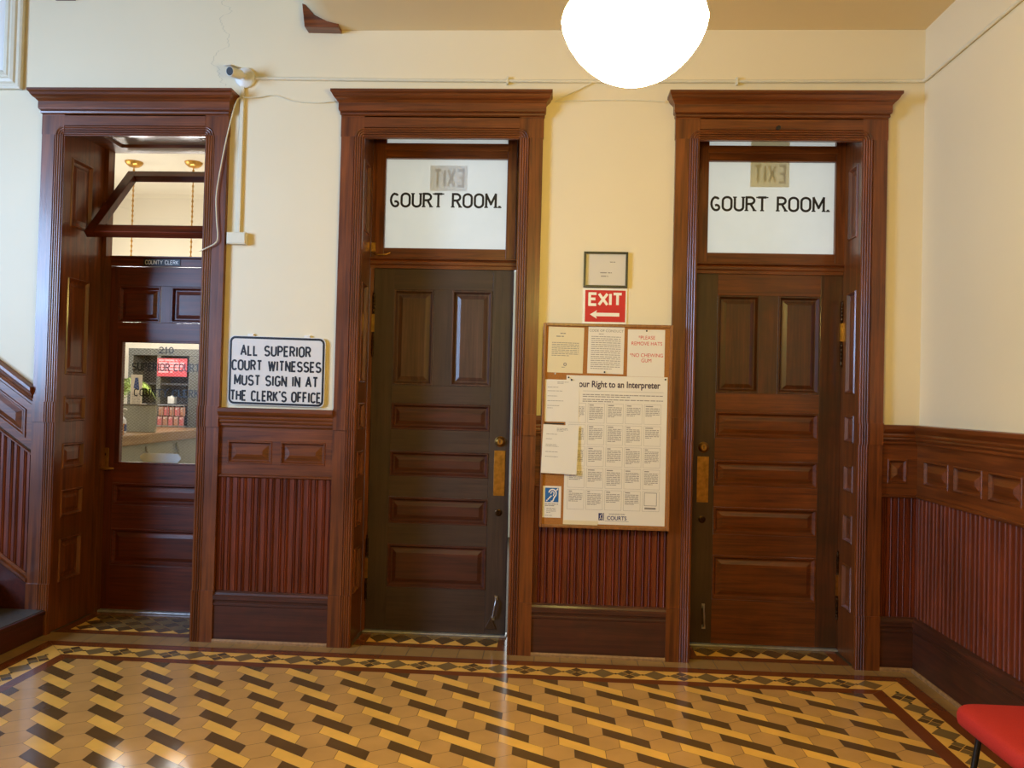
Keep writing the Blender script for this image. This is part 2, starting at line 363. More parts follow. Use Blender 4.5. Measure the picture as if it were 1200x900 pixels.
BACKP = lambda d: (lambda p, q: (p, -d, q))        # flat marks on the back wall

# ------------------------------------------------------------------ lettering
def arc(cx, cy, rx, ry, a0, a1, n=10):
    return [(cx+rx*math.cos(math.radians(a0+(a1-a0)*i/n)), cy+ry*math.sin(math.radians(a0+(a1-a0)*i/n))) for i in range(n+1)]
S_ = arc(.26, .74, .25, .25, 25, 270, 12)[:-1]+arc(.26, .25, .26, .25, 90, -155, 12)
G = {
 'A': (.56, [[(0, 0), (.28, 1), (.56, 0)], [(.1, .32), (.46, .32)]]),
 'C': (.5, [arc(.27, .72, .25, .27, 25, 90, 5)+arc(.27, .72, .25, .27, 90, 180, 6)[1:]+arc(.27, .27, .25, .27, 180, 335, 10)]),
 'E': (.42, [[(.42, 1), (0, 1), (0, 0), (.42, 0)], [(0, .52), (.36, .52)]]),
 'F': (.42, [[(.42, 1), (0, 1), (0, 0)], [(0, .52), (.36, .52)]]),
 'G': (.52, [arc(.27, .72, .25, .27, 25, 180, 10)+arc(.27, .27, .25, .27, 180, 360, 10)+[(.52, .45), (.3, .45)]]),
 'H': (.48, [[(0, 0), (0, 1)], [(.48, 0), (.48, 1)], [(0, .52), (.48, .52)]]),
 'I': (.06, [[(.03, 0), (.03, 1)]]),
 'K': (.48, [[(0, 0), (0, 1)], [(.46, 1), (0, .38)], [(.16, .58), (.48, 0)]]),
 'L': (.4, [[(0, 1), (0, 0), (.4, 0)]]),
 'M': (.6, [[(0, 0), (0, 1), (.3, .25), (.6, 1), (.6, 0)]]),
 'N': (.48, [[(0, 0), (0, 1), (.48, 0), (.48, 1)]]),
 'O': (.52, [arc(.26, .72, .26, .28, 0, 180, 12)+arc(.26, .28, .26, .28, 180, 360, 12)+[(.52, .72)]]),
 'P': (.46, [[(0, 0), (0, 1), (.22, 1)]+arc(.22, .74, .24, .26, 90, -90, 10)+[(0, .48)]]),
 'R': (.48, [[(0, 0), (0, 1), (.22, 1)]+arc(.22, .75, .24, .25, 90, -90, 10)+[(0, .5)], [(.24, .5), (.48, 0)]]),
 'S': (.52, [S_]),
 'T': (.5, [[(0, 1), (.5, 1)], [(.25, 1), (.25, 0)]]),
 'U': (.5, [[(0, 1), (0, .25)]+arc(.25, .25, .25, .25, 180, 360, 12)+[(.5, 1)]]),
 'V': (.54, [[(0, 1), (.27, 0), (.54, 1)]]),
 'W': (.74, [[(0, 1), (.18, 0), (.37, .9), (.56, 0), (.74, 1)]]),
 'X': (.52, [[(0, 1), (.52, 0)], [(0, 0), (.52, 1)]]),
 'Y': (.52, [[(0, 1), (.26, .48), (.52, 1)], [(.26, .48), (.26, 0)]]),
 'D': (.5, [[(0, 0), (0, 1), (.2, 1)]+arc(.2, .5, .3, .5, 90, -90, 12)+[(0, 0)]]),
 '0': (.46, [arc(.23, .5, .23, .5, 0, 360, 24)]),
 '1': (.26, [[(0, .8), (.15, 1), (.15, 0)]]),
 '2': (.46, [arc(.23, .75, .22, .25, 170, -35, 12)+[(0, 0), (.48, 0)]]),
 "'": (.08, [[(.04, 1.12), (.02, .9)]]),
 '*': (.3, [[(.15, 1), (.15, .6)], [(0, .9), (.3, .7)], [(0, .7), (.3, .9)]]),
 '.': (.1, [[(.05, 0), (.05, .13)]]),
 # the sign painter's curled C
 'c': (.5, [arc(.30, .80, .14, .16, 10, 100, 5)+arc(.30, .5, .28, .5, 105, 270, 12)+arc(.30, .2, .19, .2, 270, 440, 10)+[(.24, .36)]]),
}
def strokes(txt, gap=.18, space=.45):
    x = 0; out = []
    for ch in txt:
        if ch == ' ': x += space; continue
        w_, st = G[ch]
        out += [[(x+p, q) for p, q in s] for s in st]; x += w_+gap
    return x-gap, out
def letters(mb, txt, x0, x1, z0, z1, t, fn, gap=.18, space=.45, serif=0, mirror=False, extra=True):
    wtot, st = strokes(txt, gap, space); sx, sz = (x1-x0)/wtot, (z1-z0)
    for k, s in enumerate(st):
        nv = len(mb.v)
        pl = [((x1-p*sx) if mirror else (x0+p*sx), z0+q*sz) for p, q in s]
        cl = (Vector(s[0])-Vector(s[-1])).length < 1e-4
        pl2 = pl[:-1] if cl else pl
        mb.ribbon(pl2, t, fn, cl)
        if serif and not cl:
            for e in (pl[0], pl[-1]):
                if min(abs(e[1]-z0), abs(e[1]-z1)) < .02*sz: mb.ribbon([(e[0]-serif, e[1]), (e[0]+serif, e[1])], t*.55, lambda p, q, e=e: (lambda v: (v[0], v[1]-(.00012 if e is pl[0] else .00017), v[2]))(fn(p, q)))
        for i in range(nv, len(mb.v)): mb.v[i] = (mb.v[i][0], mb.v[i][1]-(k % 3)*.00004, mb.v[i][2])
def font_mesh(txt, size, bold=0, sx=1.0, align='CENTER'):
    cu = bpy.data.curves.new('lettering', 'FONT'); cu.body = txt; cu.size = size; cu.offset = bold; cu.align_x = align
    o = bpy.data.objects.new('lettering', cu); C.objects.link(o)
    bpy.context.view_layer.update(); dg = bpy.context.evaluated_depsgraph_get()
    me = bpy.data.meshes.new_from_object(o.evaluated_get(dg)); bpy.data.objects.remove(o); bpy.data.curves.remove(cu)
    v = [(p.co.x*sx, p.co.y) for p in me.vertices]; f = [list(p.vertices) for p in me.polygons]; bpy.data.meshes.remove(me)
    return v, f
def write(mb, txt, x, z, size, fn, bold=0, sx=1.0, align='CENTER'):
    v, f = font_mesh(txt, size, bold, sx, align)
    mb.add([fn(x+p, z+q) for p, q in v], f)
def textlines(mb, x0, x1, z, n, dz, h, fn, fill=.85):
    for i in range(n):
        x = x0; end = x1 if i < n-1 else x0+(x1-x0)*random.uniform(.35, .8)
        while x < end-.003:
            wd = min(random.uniform(.25, .9)*h*9, end-x)
            mb.add([fn(x, z-h), fn(x+wd*fill, z-h), fn(x+wd*fill, z), fn(x, z)], [(0, 1, 2, 3)]); x += wd
        z -= dz

# ------------------------------------------------------------------ setting: walls, ceilings
OPEN = [(-3.295, -2.255), (-1.295, -.203), (.845, 1.94)]      # rough openings of the three doors
mb = MB()
xs = [-6.6]+[a for o in OPEN for a in o]+[2.6]
for i in range(0, len(xs), 2): mb.box(xs[i], xs[i+1], 0, .6, 0, 3.46)
mb.box(-6.6, 2.6, 0, .6, 3.46, 7.2)
tag(mb.build('wall_back', M['wall'], origin=(0, 0, 0)), 'cream plastered wall with three door openings', kind='structure')
mb = MB(); mb.box(XR, XR+.3, -7.6, 0, 0, 3.99)
tag(mb.build('wall_right', M['wall_r'], origin=(XR, 0, 0)), 'cream side wall above the beadboard wainscot', kind='structure')
mb = MB()
for z0, z1, y0, y1 in ((0, 1.5, -7.6, 0), (4.3, 7.2, -7.6, 0), (1.5, 4.3, -7.6, -4.4), (1.5, 4.3, -2.6, 0)): mb.box(-6.9, -6.6, y0, y1, z0, z1)
tag(mb.build('wall_left', M['wall_r'], origin=(-6.6, 0, 0)), 'cream wall beside the stair', kind='structure')
mb = MB(); mb.box(-6.9, 2.58, -7.9, -7.6, 0, 7.2)
tag(mb.build('wall_front', M['wall_r'], origin=(0, -7.6, 0)), 'cream wall behind the viewer', kind='structure')
mb = MB(); mb.box(-6.9, 2.6, -7.9, .6, 7.2, 7.4)
tag(mb.build('ceiling_upper', M['ceil'], origin=(0, 0, 7.2)), 'plaster ceiling high over the stair well', kind='structure')
# hall ceiling with a rounded edge at the stair well
prof = [(2.58, 3.99), (-1.43, 3.985), (-1.50, 4.003), (-1.58, 4.045), (-1.65, 4.12), (-1.70, 4.22), (-1.72, 4.40), (2.58, 4.40)]
mb = MB(); mb.prism(prof, lambda p, q, t: (p, t, q), -7.6, -.001)
tag(mb.build('ceiling', M['ceil'], smooth=True, origin=(0, 0, 3.99)), 'tan plaster ceiling of the hall', kind='structure')
for nm in ('window_1',):
    mb = MB(); pn = MB()
    T = lambda a, d, z: (-6.60+d, a, z); a0, a1, z0, z1 = -4.4, -2.6, 1.5, 4.3
    mb.T = pn.T = T
    for b in ((a0-.1, a0+.06, z0-.1, z1+.1), (a1-.06, a1+.1, z0-.1, z1+.1), (a0, a1, z0-.1, z0+.06), (a0, a1, z1-.06, z1+.1), (a0, a1, (z0+z1)/2-.03, (z0+z1)/2+.03)):
        mb.box(b[0], b[1], 0, .06, b[2], b[3])
    o = tag(mb.build(nm, M['wood_v']), 'tall sash window lighting the hall', kind='structure')
    pn.box(a0+.02, a1-.02, .004, .01, z0+.02, z1-.02); pn.build('window_pane', M['sky_pane'], o)

# office and courtroom shells beyond the wall
def room(tagname, label, x0, x1, y0, y1, h, mat, t=.15):
    for nm, b in ((f'wall_{tagname}_left', (x0-t, x0, y0, y1, 0, h)), (f'wall_{tagname}_right', (x1, x1+t, y0, y1, 0, h)),
                  (f'wall_{tagname}_back', (x0-t, x1+t, y1, y1+t, 0, h)), (f'ceiling_{tagname}', (x0-t, x1+t, y0, y1+t, h, h+t))):
        mb = MB(); mb.box(*b); tag(mb.build(nm, mat), label, kind='structure')
room('office', 'cream plaster of the clerk office', -6.1, -2.1, .6, 4.2, 3.99, M['office_wall'])
room('courtroom', 'pale plaster of the court room', -1.75, 2.5, .6, 4.0, 4.15, M['court_wall'])

# ------------------------------------------------------------------ floor of encaustic tiles
def clip(poly, x0, x1, y0, y1):
    for ax, lim, sg in ((0, x0, 1), (0, x1, -1), (1, y0, 1), (1, y1, -1)):
        out = []
        for i in range(len(poly)):
            a, b = poly[i-1], poly[i]; da, db = (a[ax]-lim)*sg, (b[ax]-lim)*sg
            if (da >= 0) != (db >= 0):
                t = da/(da-db); out.append((a[0]+(b[0]-a[0])*t, a[1]+(b[1]-a[1])*t))
            if db >= 0: out.append(b)
        poly = out
        if len(poly) < 3: return []
    return poly
fl = MB(); fl.cur = 0; fl.box(-6.9, 2.6, -7.9, 4.4, -.12, -.0012)
def tileface(poly, c, z=0, g=.0011):
    if len(poly) < 3: return
    cx = sum(p[0] for p in poly)/len(poly); cy = sum(p[1] for p in poly)/len(poly)
    q = []
    for x, y in poly:
        d = math.hypot(x-cx, y-cy); k = max(0, 1-g*1.3/max(d, 1e-4)); q.append((cx+(x-cx)*k, cy+(y-cy)*k))
    ar = sum(q[i-1][0]*q[i][1]-q[i][0]*q[i-1][1] for i in range(len(q)))
    if abs(ar) < 2e-5: return
    if ar < 0: q = q[::-1]
    fl.cur = c; fl.add([(x, y, z) for x, y in q], [list(range(len(q)))])
FX0, FX1, FY0, FY1 = -2.865, 1.845, -6.6, -.432
s, h = .0827, .07162
X0, Y0 = -.861, -.554
def trans(poly, dx, dy): return [(x+dx, y+dy) for x, y in poly]
para = [(0, 0), (0, -s), (3*h, -1.5*s-s), (3*h, -1.5*s)]
hexa = [(s*math.sin(PI/3*k), s*math.cos(PI/3*k)) for k in range(6)]
for j in range(-2, 28):
    for i in range(-22, 12):
        ox, oy = X0+i*4*h+j*2*h, Y0-j*3*s
        if not (FX0-.5 < ox < FX1+.3 and FY0-.4 < oy < FY1+.4): continue
        for po, c in ((trans(para, ox, oy), 3), (trans(para, ox+h, oy-1.5*s), 2),
                      (trans(hexa, ox+3*h, oy-.5*s), 1), (trans(hexa, ox+4*h, oy-2*s), 1)):
            tileface(clip(po, FX0, FX1, FY0, FY1), c)
R_ = [(-3.165, 2.156, -6.93, -.14), (-3.085, 2.074, -6.85, -.218), (-2.935, 1.925, -6.68, -.365), (FX0, FX1, FY0, FY1)]
def ring(a, b, c):
    (ax0, ax1, ay0, ay1), (bx0, bx1, by0, by1) = a, b
    for q in ([(ax0, ay1), (bx0, by1), (bx1, by1), (ax1, ay1)], [(ax1, ay1), (bx1, by1), (bx1, by0), (ax1, ay0)],
              [(ax0, ay0), (ax1, ay0), (bx1, by0), (bx0, by0)], [(ax0, ay1), (ax0, ay0), (bx0, by0), (bx0, by1)]): tileface(q, c)
ring(R_[0], R_[1], 4); ring(R_[1], R_[2], 2); ring(R_[2], R_[3], 4)
def diamond(cx, cy, a, b, c, z=.0007): tileface([(cx-a, cy), (cx, cy-b), (cx+a, cy), (cx, cy+b)], c, z, .0006)
def strip(n0, n1, cross, along_x, phase):
    k = math.ceil((n0-phase)/.31)
    while phase+k*.31 < n1:
        p = phase+k*.31
        def D(da, dc, r, c): diamond((p+da) if along_x else cross+dc, cross+dc if along_x else p+da, r, r, c)
        D(0, .036, .036, 3); D(0, -.036, .036, 3); D(.040, 0, .036, 5); D(-.040, 0, .036, 5)
        if p+.155 < n1: D(.155, 0, .073, 5)
        for q in (.0795, -.0795): D(q, 0, .014, 3)
        k += 1
strip(-2.95, 1.95, -.2915, True, -.126)
strip(-6.6, -.36, 2.0, False, -.47); strip(-6.6, -.36, -3.01, False, -.47)
x = .086-.16*21
while x < 2.25:                                                     # outer row of plain tiles
    tileface(clip([(x, -.138), (x+.16, -.138), (x+.16, .03), (x, .03)], -3.27, 2.24, -.14, .03), 6, 0, .0022); x += .16
y = -.14
while y > -7:
    tileface([(2.158, y), (2.158, y-.16), (2.26, y-.16), (2.26, y)], 6); tileface([(-3.27, y), (-3.27, y-.16), (-3.167, y-.16), (-3.167, y)], 6); y -= .16
def threshold(x0, x1, y1, rows, dh):
    tileface([(x0, .03), (x1, .03), (x1, y1), (x0, y1)], 4)
    a0, a1, b0 = x0+.07, x1-.07, .10
    b1 = b0+rows*dh; tileface([(a0, b0), (a1, b0), (a1, b1), (a0, b1)], 2, .0004)
    n = 6; st = (a1-a0)/n
    for r in range(rows):
        for k in range(n): diamond(a0+st*(k+.5), b0+dh*(r+.5), st/2, dh/2, 3, .0008)
        if r < rows-1:
            for k in range(n-1): diamond(a0+st*(k+1), b0+dh*(r+1), st/2, dh/2, 5, .0009)
        else:
            for k in range(n+1):
                q = clip([(a0+st*(k-.5), b1), (a0+st*k, b1-dh/2), (a0+st*(k+.5), b1)], a0, a1, b0, b1)
                tileface(q, 5, .0008)
threshold(-3.25, -2.30, .50, 3, .115); threshold(-1.25, -.248, .315, 1, .19); threshold(.89, 1.895, .315, 1, .19)
tag(fl.build('floor', TILES, origin=(0, 0, 0), recalc=False), 'glazed encaustic tile floor with brown and yellow slanted bars', kind='structure')

# ------------------------------------------------------------------ door surrounds
def reed(u, d, w_, n=5):                                            # half round bead profile
    return [(u+w_/2-w_/2*math.cos(PI*i/n), d+.008*math.sin(PI*i/n)) for i in range(n+1)]
def casing_profile(t=.036, wdt=.15):
    p = [(0, 0), (0, t), (wdt-.066, t), (wdt-.064, t-.008)]
    for k in range(4): p += reed(wdt-.064+k*.015, t-.008, .0145)
    return p+[(wdt, t-.008), (wdt, 0)]
CW = .15
def surround(name, xi0, xi1, label, soffit, depth):
    """xi0, xi1: inner edges of the opening"""
    root = thing(name, label, None, ((xi0+xi1)/2, 0, 0), kind='structure')
    zt = 3.275
    for sd in (0, 1):
        U = (lambda u: xi0-CW+u) if sd == 0 else (lambda u: xi1+CW-u)
        def seg(nm, z0, z1, t, mat, extra=0):
            m = MB(); pr = casing_profile(t)
            m.prism(pr, lambda p, q, zz: (U(p), -q, zz), z0, z1)
            return m.build(nm, mat, root, smooth=False, bevel=0)
        seg('plinth_block', .0, .33, .044, M['wood_v']); seg('casing_post', .33, 1.385, .036, M['wood_v'])
        seg('rail_block', 1.385, 1.52, .046, M['wood_v']); seg('casing_post', 1.52, zt+.005, .036, M['wood_v'])
        m = MB()                                                    # corner block with quarter round reeds
        a, b = sorted((U(-.004), U(CW))); m.box(a, b, -.034, 0, zt+.005, zt+.15)
        for k in range(4):
            r = .0075+.015*k
            m.tube([(U(CW-r*math.cos(PI/2*i/8)), -.033, zt+.005+r*math.sin(PI/2*i/8)) for i in range(9)], .0068, 8)
        m.build('corner_block', M['wood_v'], root, bevel=.002)
    m = MB(); pr = casing_profile(.036)                             # lintel: reeds below, flat above
    m.prism(pr, lambda p, q, xx: (xx, -q, zt+.15-p), xi0, xi1); m.build('lintel', M['wood_h'], root)
    if name == 'trim_3':
        m = MB(); m.lathe([(.014, 0), (.014, .012)], ((xi0+xi1)/2-.02, -.048, zt+.075), 'y', 12); m.build('bolt_hole', M['black'], root)
    m = MB()                                                        # cornice
    prof = [(.036, 3.405), (.036, 3.412), (.048, 3.418), (.050, 3.428), (.046, 3.434), (.058, 3.440), (.062, 3.448), (.062, 3.490), (.066, 3.494), (.070, 3.496),
            (.076, 3.502), (.092, 3.510), (.104, 3.520), (.112, 3.532), (.124, 3.540), (.124, 3.556), (0, 3.560)]
    e0, e1 = xi0-CW, xi1+CW; pts = []; fs = []
    for o, z in [(0, 3.405)]+prof:
        oe = max(0, o-.036)*.62
        pts += [(e0-oe, 0, z), (e0-oe, -o, z), (e1+oe, -o, z), (e1+oe, 0, z)]
    n = len(prof)+1
    for k in range(n-1): fs += [(4*k+j, 4*k+j+1, 4*k+5+j, 4*k+4+j) for j in range(3)]
    m.add(pts, fs); m.build('cornice', M['wood_h'], root, recalc=True)
    # linings of the reveal, panelled
    layout = [(2.70, 3.17), (1.70, 2.36), (1.385, 1.56), (1.065, 1.24), (.742, .925), (.31, .60)]
    ya, yb = .0, depth; l0, l1 = xi0-.022, xi1+.022
    for sd in (0, 1):
        m = MB(); T = (lambda u, d, z: (l0+d, u, z)) if sd == 0 else (lambda u, d, z: (l1-d, u, z))
        m.T = T
        w0, w1 = ya+.09, min(yb-.08, yb-.06)
        if depth > .4: w1 = .33
        zz = 0
        for z0, z1 in sorted(layout)+[(soffit, soffit)]:
            if z1 > z0: m.rings(w0, w1, z0, z1, [(0, 0), (.006, .007), (.012, .007), (.024, -.012), (.04, -.012), (.06, -.004)])
            m.quad((ya, 0, zz), (yb, 0, zz), (yb, 0, z0), (ya, 0, z0))
            if z1 > z0: m.quad((ya, 0, z0), (w0, 0, z0), (w0, 0, z1), (ya, 0, z1)); m.quad((w1, 0, z0), (yb, 0, z0), (yb, 0, z1), (w1, 0, z1))
            zz = z1
        if depth > .4: m.box(.46, .535, -.0185, .034, 0, soffit)
        m.quad((ya, -.018, 0), (yb, -.018, 0), (yb, -.018, soffit), (ya, -.018, soffit))
        m.build('jamb_lining', M['wood_v'], root, recalc=False)
    m = MB(); m.T = lambda u, d, z: (u, z, soffit-d)
    m.rings(xi0+.12, xi1-.12, .10, depth-.12, [(0, 0), (.006, .007), (.012, .007), (.024, -.012), (.05, -.004)])
    m.quad((l0, 0, 0), (l1, 0, 0), (l1, 0, .10), (l0, 0, .10)); m.quad((l0, 0, depth-.12), (l1, 0, depth-.12), (l1, 0, depth+.02), (l0, 0, depth+.02))
    m.quad((l0, 0, .10), (xi0+.12, 0, .10), (xi0+.12, 0, depth-.12), (l0, 0, depth-.12)); m.quad((xi1-.12, 0, .10), (l1, 0, .10), (l1, 0, depth-.12), (xi1-.12, 0, depth-.12))
    m.build('soffit_lining', M['wood_h'], root, recalc=False)
    return root
surround('trim_1', -3.25, -2.30, 'carved wooden surround of the open transom doorway by the stair', 3.345, .54)
surround('trim_2', -1.25, -.248, 'carved wooden surround of the middle doorway', 3.44, .32)
surround('trim_3', .89, 1.895, 'carved wooden surround of the doorway beside the right corner', 3.44, .32)

# ------------------------------------------------------------------ doors
PANEL_H = [(.308, .603), (.742, .925), (1.065, 1.238), (1.385, 1.565)]
RAISED = [(0, 0), (.004, .005), (.012, .005), (.026, -.014), (.034, -.014), (.060, -.003), (.062, -.003)]
def hinge(parent, x, zc, y, zl):
    for z0, z1 in zl:
        m = MB(); pr = [(.001, 0), (.006, .004), (.009, .012), (.006, .02)]
        L = z1-z0; k = 5
        pr = [(.0005, 0), (.008, .006), (.005, .014)]
        for i in range(k): pr += [(.0095, .018+i*(L-.036)/k), (.0095, .014+(i+.85)*(L-.036)/k), (.006, .016+(i+.9)*(L-.036)/k)]
        pr += [(.005, L-.014), (.008, L-.006), (.0005, L)]
        m.lathe(pr, (x, y-.012, z0), 'z', 12); m.build('hinge', M['bronze'], parent, smooth=True)
def court_door(n, cx, sgn, label, mv, mh, mpu, mph, lockstile=None):
    """sgn=-1: hinges on the left side, lock on the right"""
    yf = .32; hw = .481; T = lambda u, d, z: (u, yf-d, z)
    root = thing(n, label, None, (cx, yf, 0), kind='structure')
    m = MB(T)
    L, Rr = cx-hw, cx+hw; i0, i1 = cx-.34, cx+.34
    m.cur = 2 if (lockstile and sgn > 0) else 0; m.box(L, i0, -.045, 0, .015, 2.488)
    m.cur = 2 if (lockstile and sgn < 0) else 0; m.box(i1, Rr, -.045, 0, .015, 2.488)
    m.cur = 1
    zz = .015
    for a, b in PANEL_H+[(1.69, 2.346), (2.488, 2.488)]:
        m.box(i0, i1, -.045, 0, zz, a); zz = b
    m.cur = 0; m.box(cx-.062, cx+.062, -.045, 0, 1.69, 2.346)
    leaf = m.build('door_leaf', [mv, mh, lockstile or mv], root, bevel=.0015)
    for a, b, z0, z1, mm in [(i0, i1, z0, z1, mph) for z0, z1 in PANEL_H]+[(i0, cx-.062, 1.69, 2.346, mpu), (cx+.062, i1, 1.69, 2.346, mpu)]:
        m = MB(T); m.rings(a, b, z0, z1, RAISED); m.build('door_panel', mm, leaf)
    lx = cx-sgn*.415; hx = cx+sgn*.478
    hinge(leaf, hx, 0, yf, [(2.17, 2.32), (1.875, 2.05)]); hinge(leaf, hx, 0, yf, [(.50, .66), (.205, .365)])
    m = MB(); m.box(hx-.012, hx+.008, yf-.012, yf-.003, 2.05, 2.17); m.box(hx-.012, hx+.008, yf-.012, yf-.003, .365, .50); m.build('hinge_plate', M['brass'], leaf)
    m = MB(); m.lathe([(.036, 0), (.036, .006), (.030, .010), (.027, .018), (.020, .022), (.018, .020), (.001, .020)], (0, 0, 0), 'z', 28)
    m.v = [(lx+a, yf-c, 1.32+b) for a, b, c in m.v]; lk = m.build('lock_cylinder', M['brass'], leaf, smooth=True)
    m = MB(T); m.box(lx-.003, lx+.003, .0200, .0212, 1.308, 1.332); m.build('key_slot', M['black'], leaf)
    m = MB(T); m.box(lx-.038, lx+.038, 0, .003, .952, 1.258); m.build('push_plate', M['brass'], leaf, bevel=.001)
    m = MB(); m.lathe([(.024, 0), (.024, .004), (.018, .008), (.012, .008), (.011, .002), (.001, .002)], (0, 0, 0), 'z', 20)
    m.v = [(lx+a, yf-c, .838+b) for a, b, c in m.v]; m.build('keyhole', M['bronze'], leaf, smooth=True)
    # foot pull: bracket and hanging bail
    m = MB(); x0 = lx+(.02 if sgn > 0 else 0); dx = -.022*(-sgn if sgn < 0 else 0) if sgn < 0 else .0
    sl = -.020 if sgn < 0 else .004
    m.tube([(x0, yf-.004, .262), (x0, yf-.022, .250), (x0+sl*.4, yf-.026, .20), (x0+sl, yf-.024, .135), (x0+sl, yf-.006, .125)], [.005, .006, .0075, .006, .005], 10)
    m.box(x0-.010, x0+.010, yf-.006, yf, .247, .277); m.box(x0+sl-.012, x0+sl+.012, yf-.006, yf, .110, .136)
    m.build('foot_pull', M['steel'], leaf, smooth=True)
    if sgn < 0:
        m = MB(T); m.prism([(x0-.075, .02+.03), (x0+.004, .05), (x0-.034, .135)], lambda p, q, t: (p, t, q), 0, .008); m.build('foot_stop', M['stile_dark'], leaf, bevel=.002)
    # sill
    m = MB(); m.box(L-.01, Rr+.01, yf-.03, yf+.06, 0.0005, .012); m.build('sill', M['sill_metal'], root, bevel=.003)
    l0, l1 = (-1.271, -.227) if sgn < 0 else (.869, 1.916)
    for a_, b_ in ((l0, L-.002), (Rr+(.015 if sgn < 0 else .001), l1)):
        if b_-a_ > .002:
            m = MB(T); m.box(a_, b_, -.06, .004, 0, 2.4885); m.build('jamb', M['wood_v'], root, bevel=.001)
    m = MB(T); m.box(l0, cx-.486, -.06, .006, 2.563, 3.438)
    if l1 > cx+.488: m.box(cx+.486, l1, -.06, .006, 2.563, 3.438)
    m.build('transom_jamb', M['wood_v'], root)
    m = MB(T); h0, h1 = (L-.02, L+.02) if sgn < 0 else (Rr-.02, Rr+.02); m.box(h0, h1, -.075, -.047, 0, 2.5); m.build('door_stop', M['wood_v'], root)
    m = MB(); a, b = L-.006, Rr+.006
    m.prism([(-.02, 2.4885), (.012, 2.4885), (.012, 2.51), (.022, 2.516), (.022, 2.535), (.014, 2.545), (.03, 2.552), (.03, 2.562), (-.05, 2.562), (-.05, 2.4885)], lambda p, q, t: (t, yf-p, q), l0, l1)
    m.build('transom_bar', M['wood_h'], root)
    m = MB(T); s0, s1 = cx-.485, cx+.485; p0, p1 = cx-.418, cx+.420
    m.cur = 0; m.box(s0, p0, -.03, .016, 2.564, 3.438); m.box(p1, s1, -.03, .016, 2.564, 3.438)
    m.cur = 1; m.box(p0, p1, -.03, .016, 2.564, 2.628); m.box(p0, p1, -.03, .016, 3.247, 3.352)
    m.box(p0-.01, p1+.01, .016, .024, 3.300, 3.330)
    sash = m.build('transom_sash', [M['wood_v'], M['wood_h']], root, bevel=.003)
    m = MB(T); m.quad((p0-.005, -.012, 2.62), (p1+.005, -.012, 2.62), (p1+.005, -.012, 3.44), (p0-.005, -.012, 3.44)); m.build('transom_pane', M['frosted'], sash)
    m = MB(); fn = lambda p, q: (p, yf+.011, q)
    la, lb = (cx-.385, cx+.375) if sgn < 0 else (cx-.395, cx+.385)
    letters(m, 'cOURT ROOM.', la, lb, 2.921, 3.01, .0155, fn, gap=.20, space=.48, serif=.013)
    m.build('lettering', M['black'], sash, recalc=False)
    if sgn < 0:
        m = MB(); m.tube([(s0+.005, yf-.018, 2.645), (s0-.012, yf-.03, 2.60), (s0+.03, yf-.04, 2.575), (s0+.09, yf-.04, 2.578), (s0+.115, yf-.03, 2.592)], .004, 8)
        m.box(s0-.02, s0+.012, yf-.024, yf-.014, 2.60, 2.66); m.build('transom_catch', M['brass'], sash, smooth=True)
    return root
court_door('door_2', -.762, -1, 'dark worn court room door left of the notice board', M['door_v'], M['door_h'], M['dpan_v'], M['dpan'])
court_door('door_3', 1.435, 1, 'reddish court room door beside the right corner', M['rdoor_v'], M['rdoor_h'], M['rdoor_v'], M['rdoor_h'], M['stile_dark'])
for cx, zt, x0, x1, lb in ((-.748, 3.206, -.876, -.617, 'faded exit plate seen mirrored through the transom glass of the middle door'),
                           (1.427, 3.43, 1.298, 1.556, 'tan exit plate seen mirrored through the transom glass of the right door')):
    zb = 3.03 if zt < 3.3 else 3.08
    r = thing('exit_plate', lb, 'sign', (cx, .338, zb), group=None)
    m = MB(); m.quad((x0, .3345, zb), (x1, .3345, zb), (x1, .3345, zt), (x0, .3345, zt)); m.build('plate', M['exit_pale' if cx < 0 else 'exit_tan'], r)
    m = MB(); letters(m, 'EXIT', x0+.03, x1-.03, zb+.035, zb+.145, .017, lambda p, q: (p, .3338, q), gap=.26, mirror=True); m.build('lettering', M['exit_ink'], r, recalc=False)

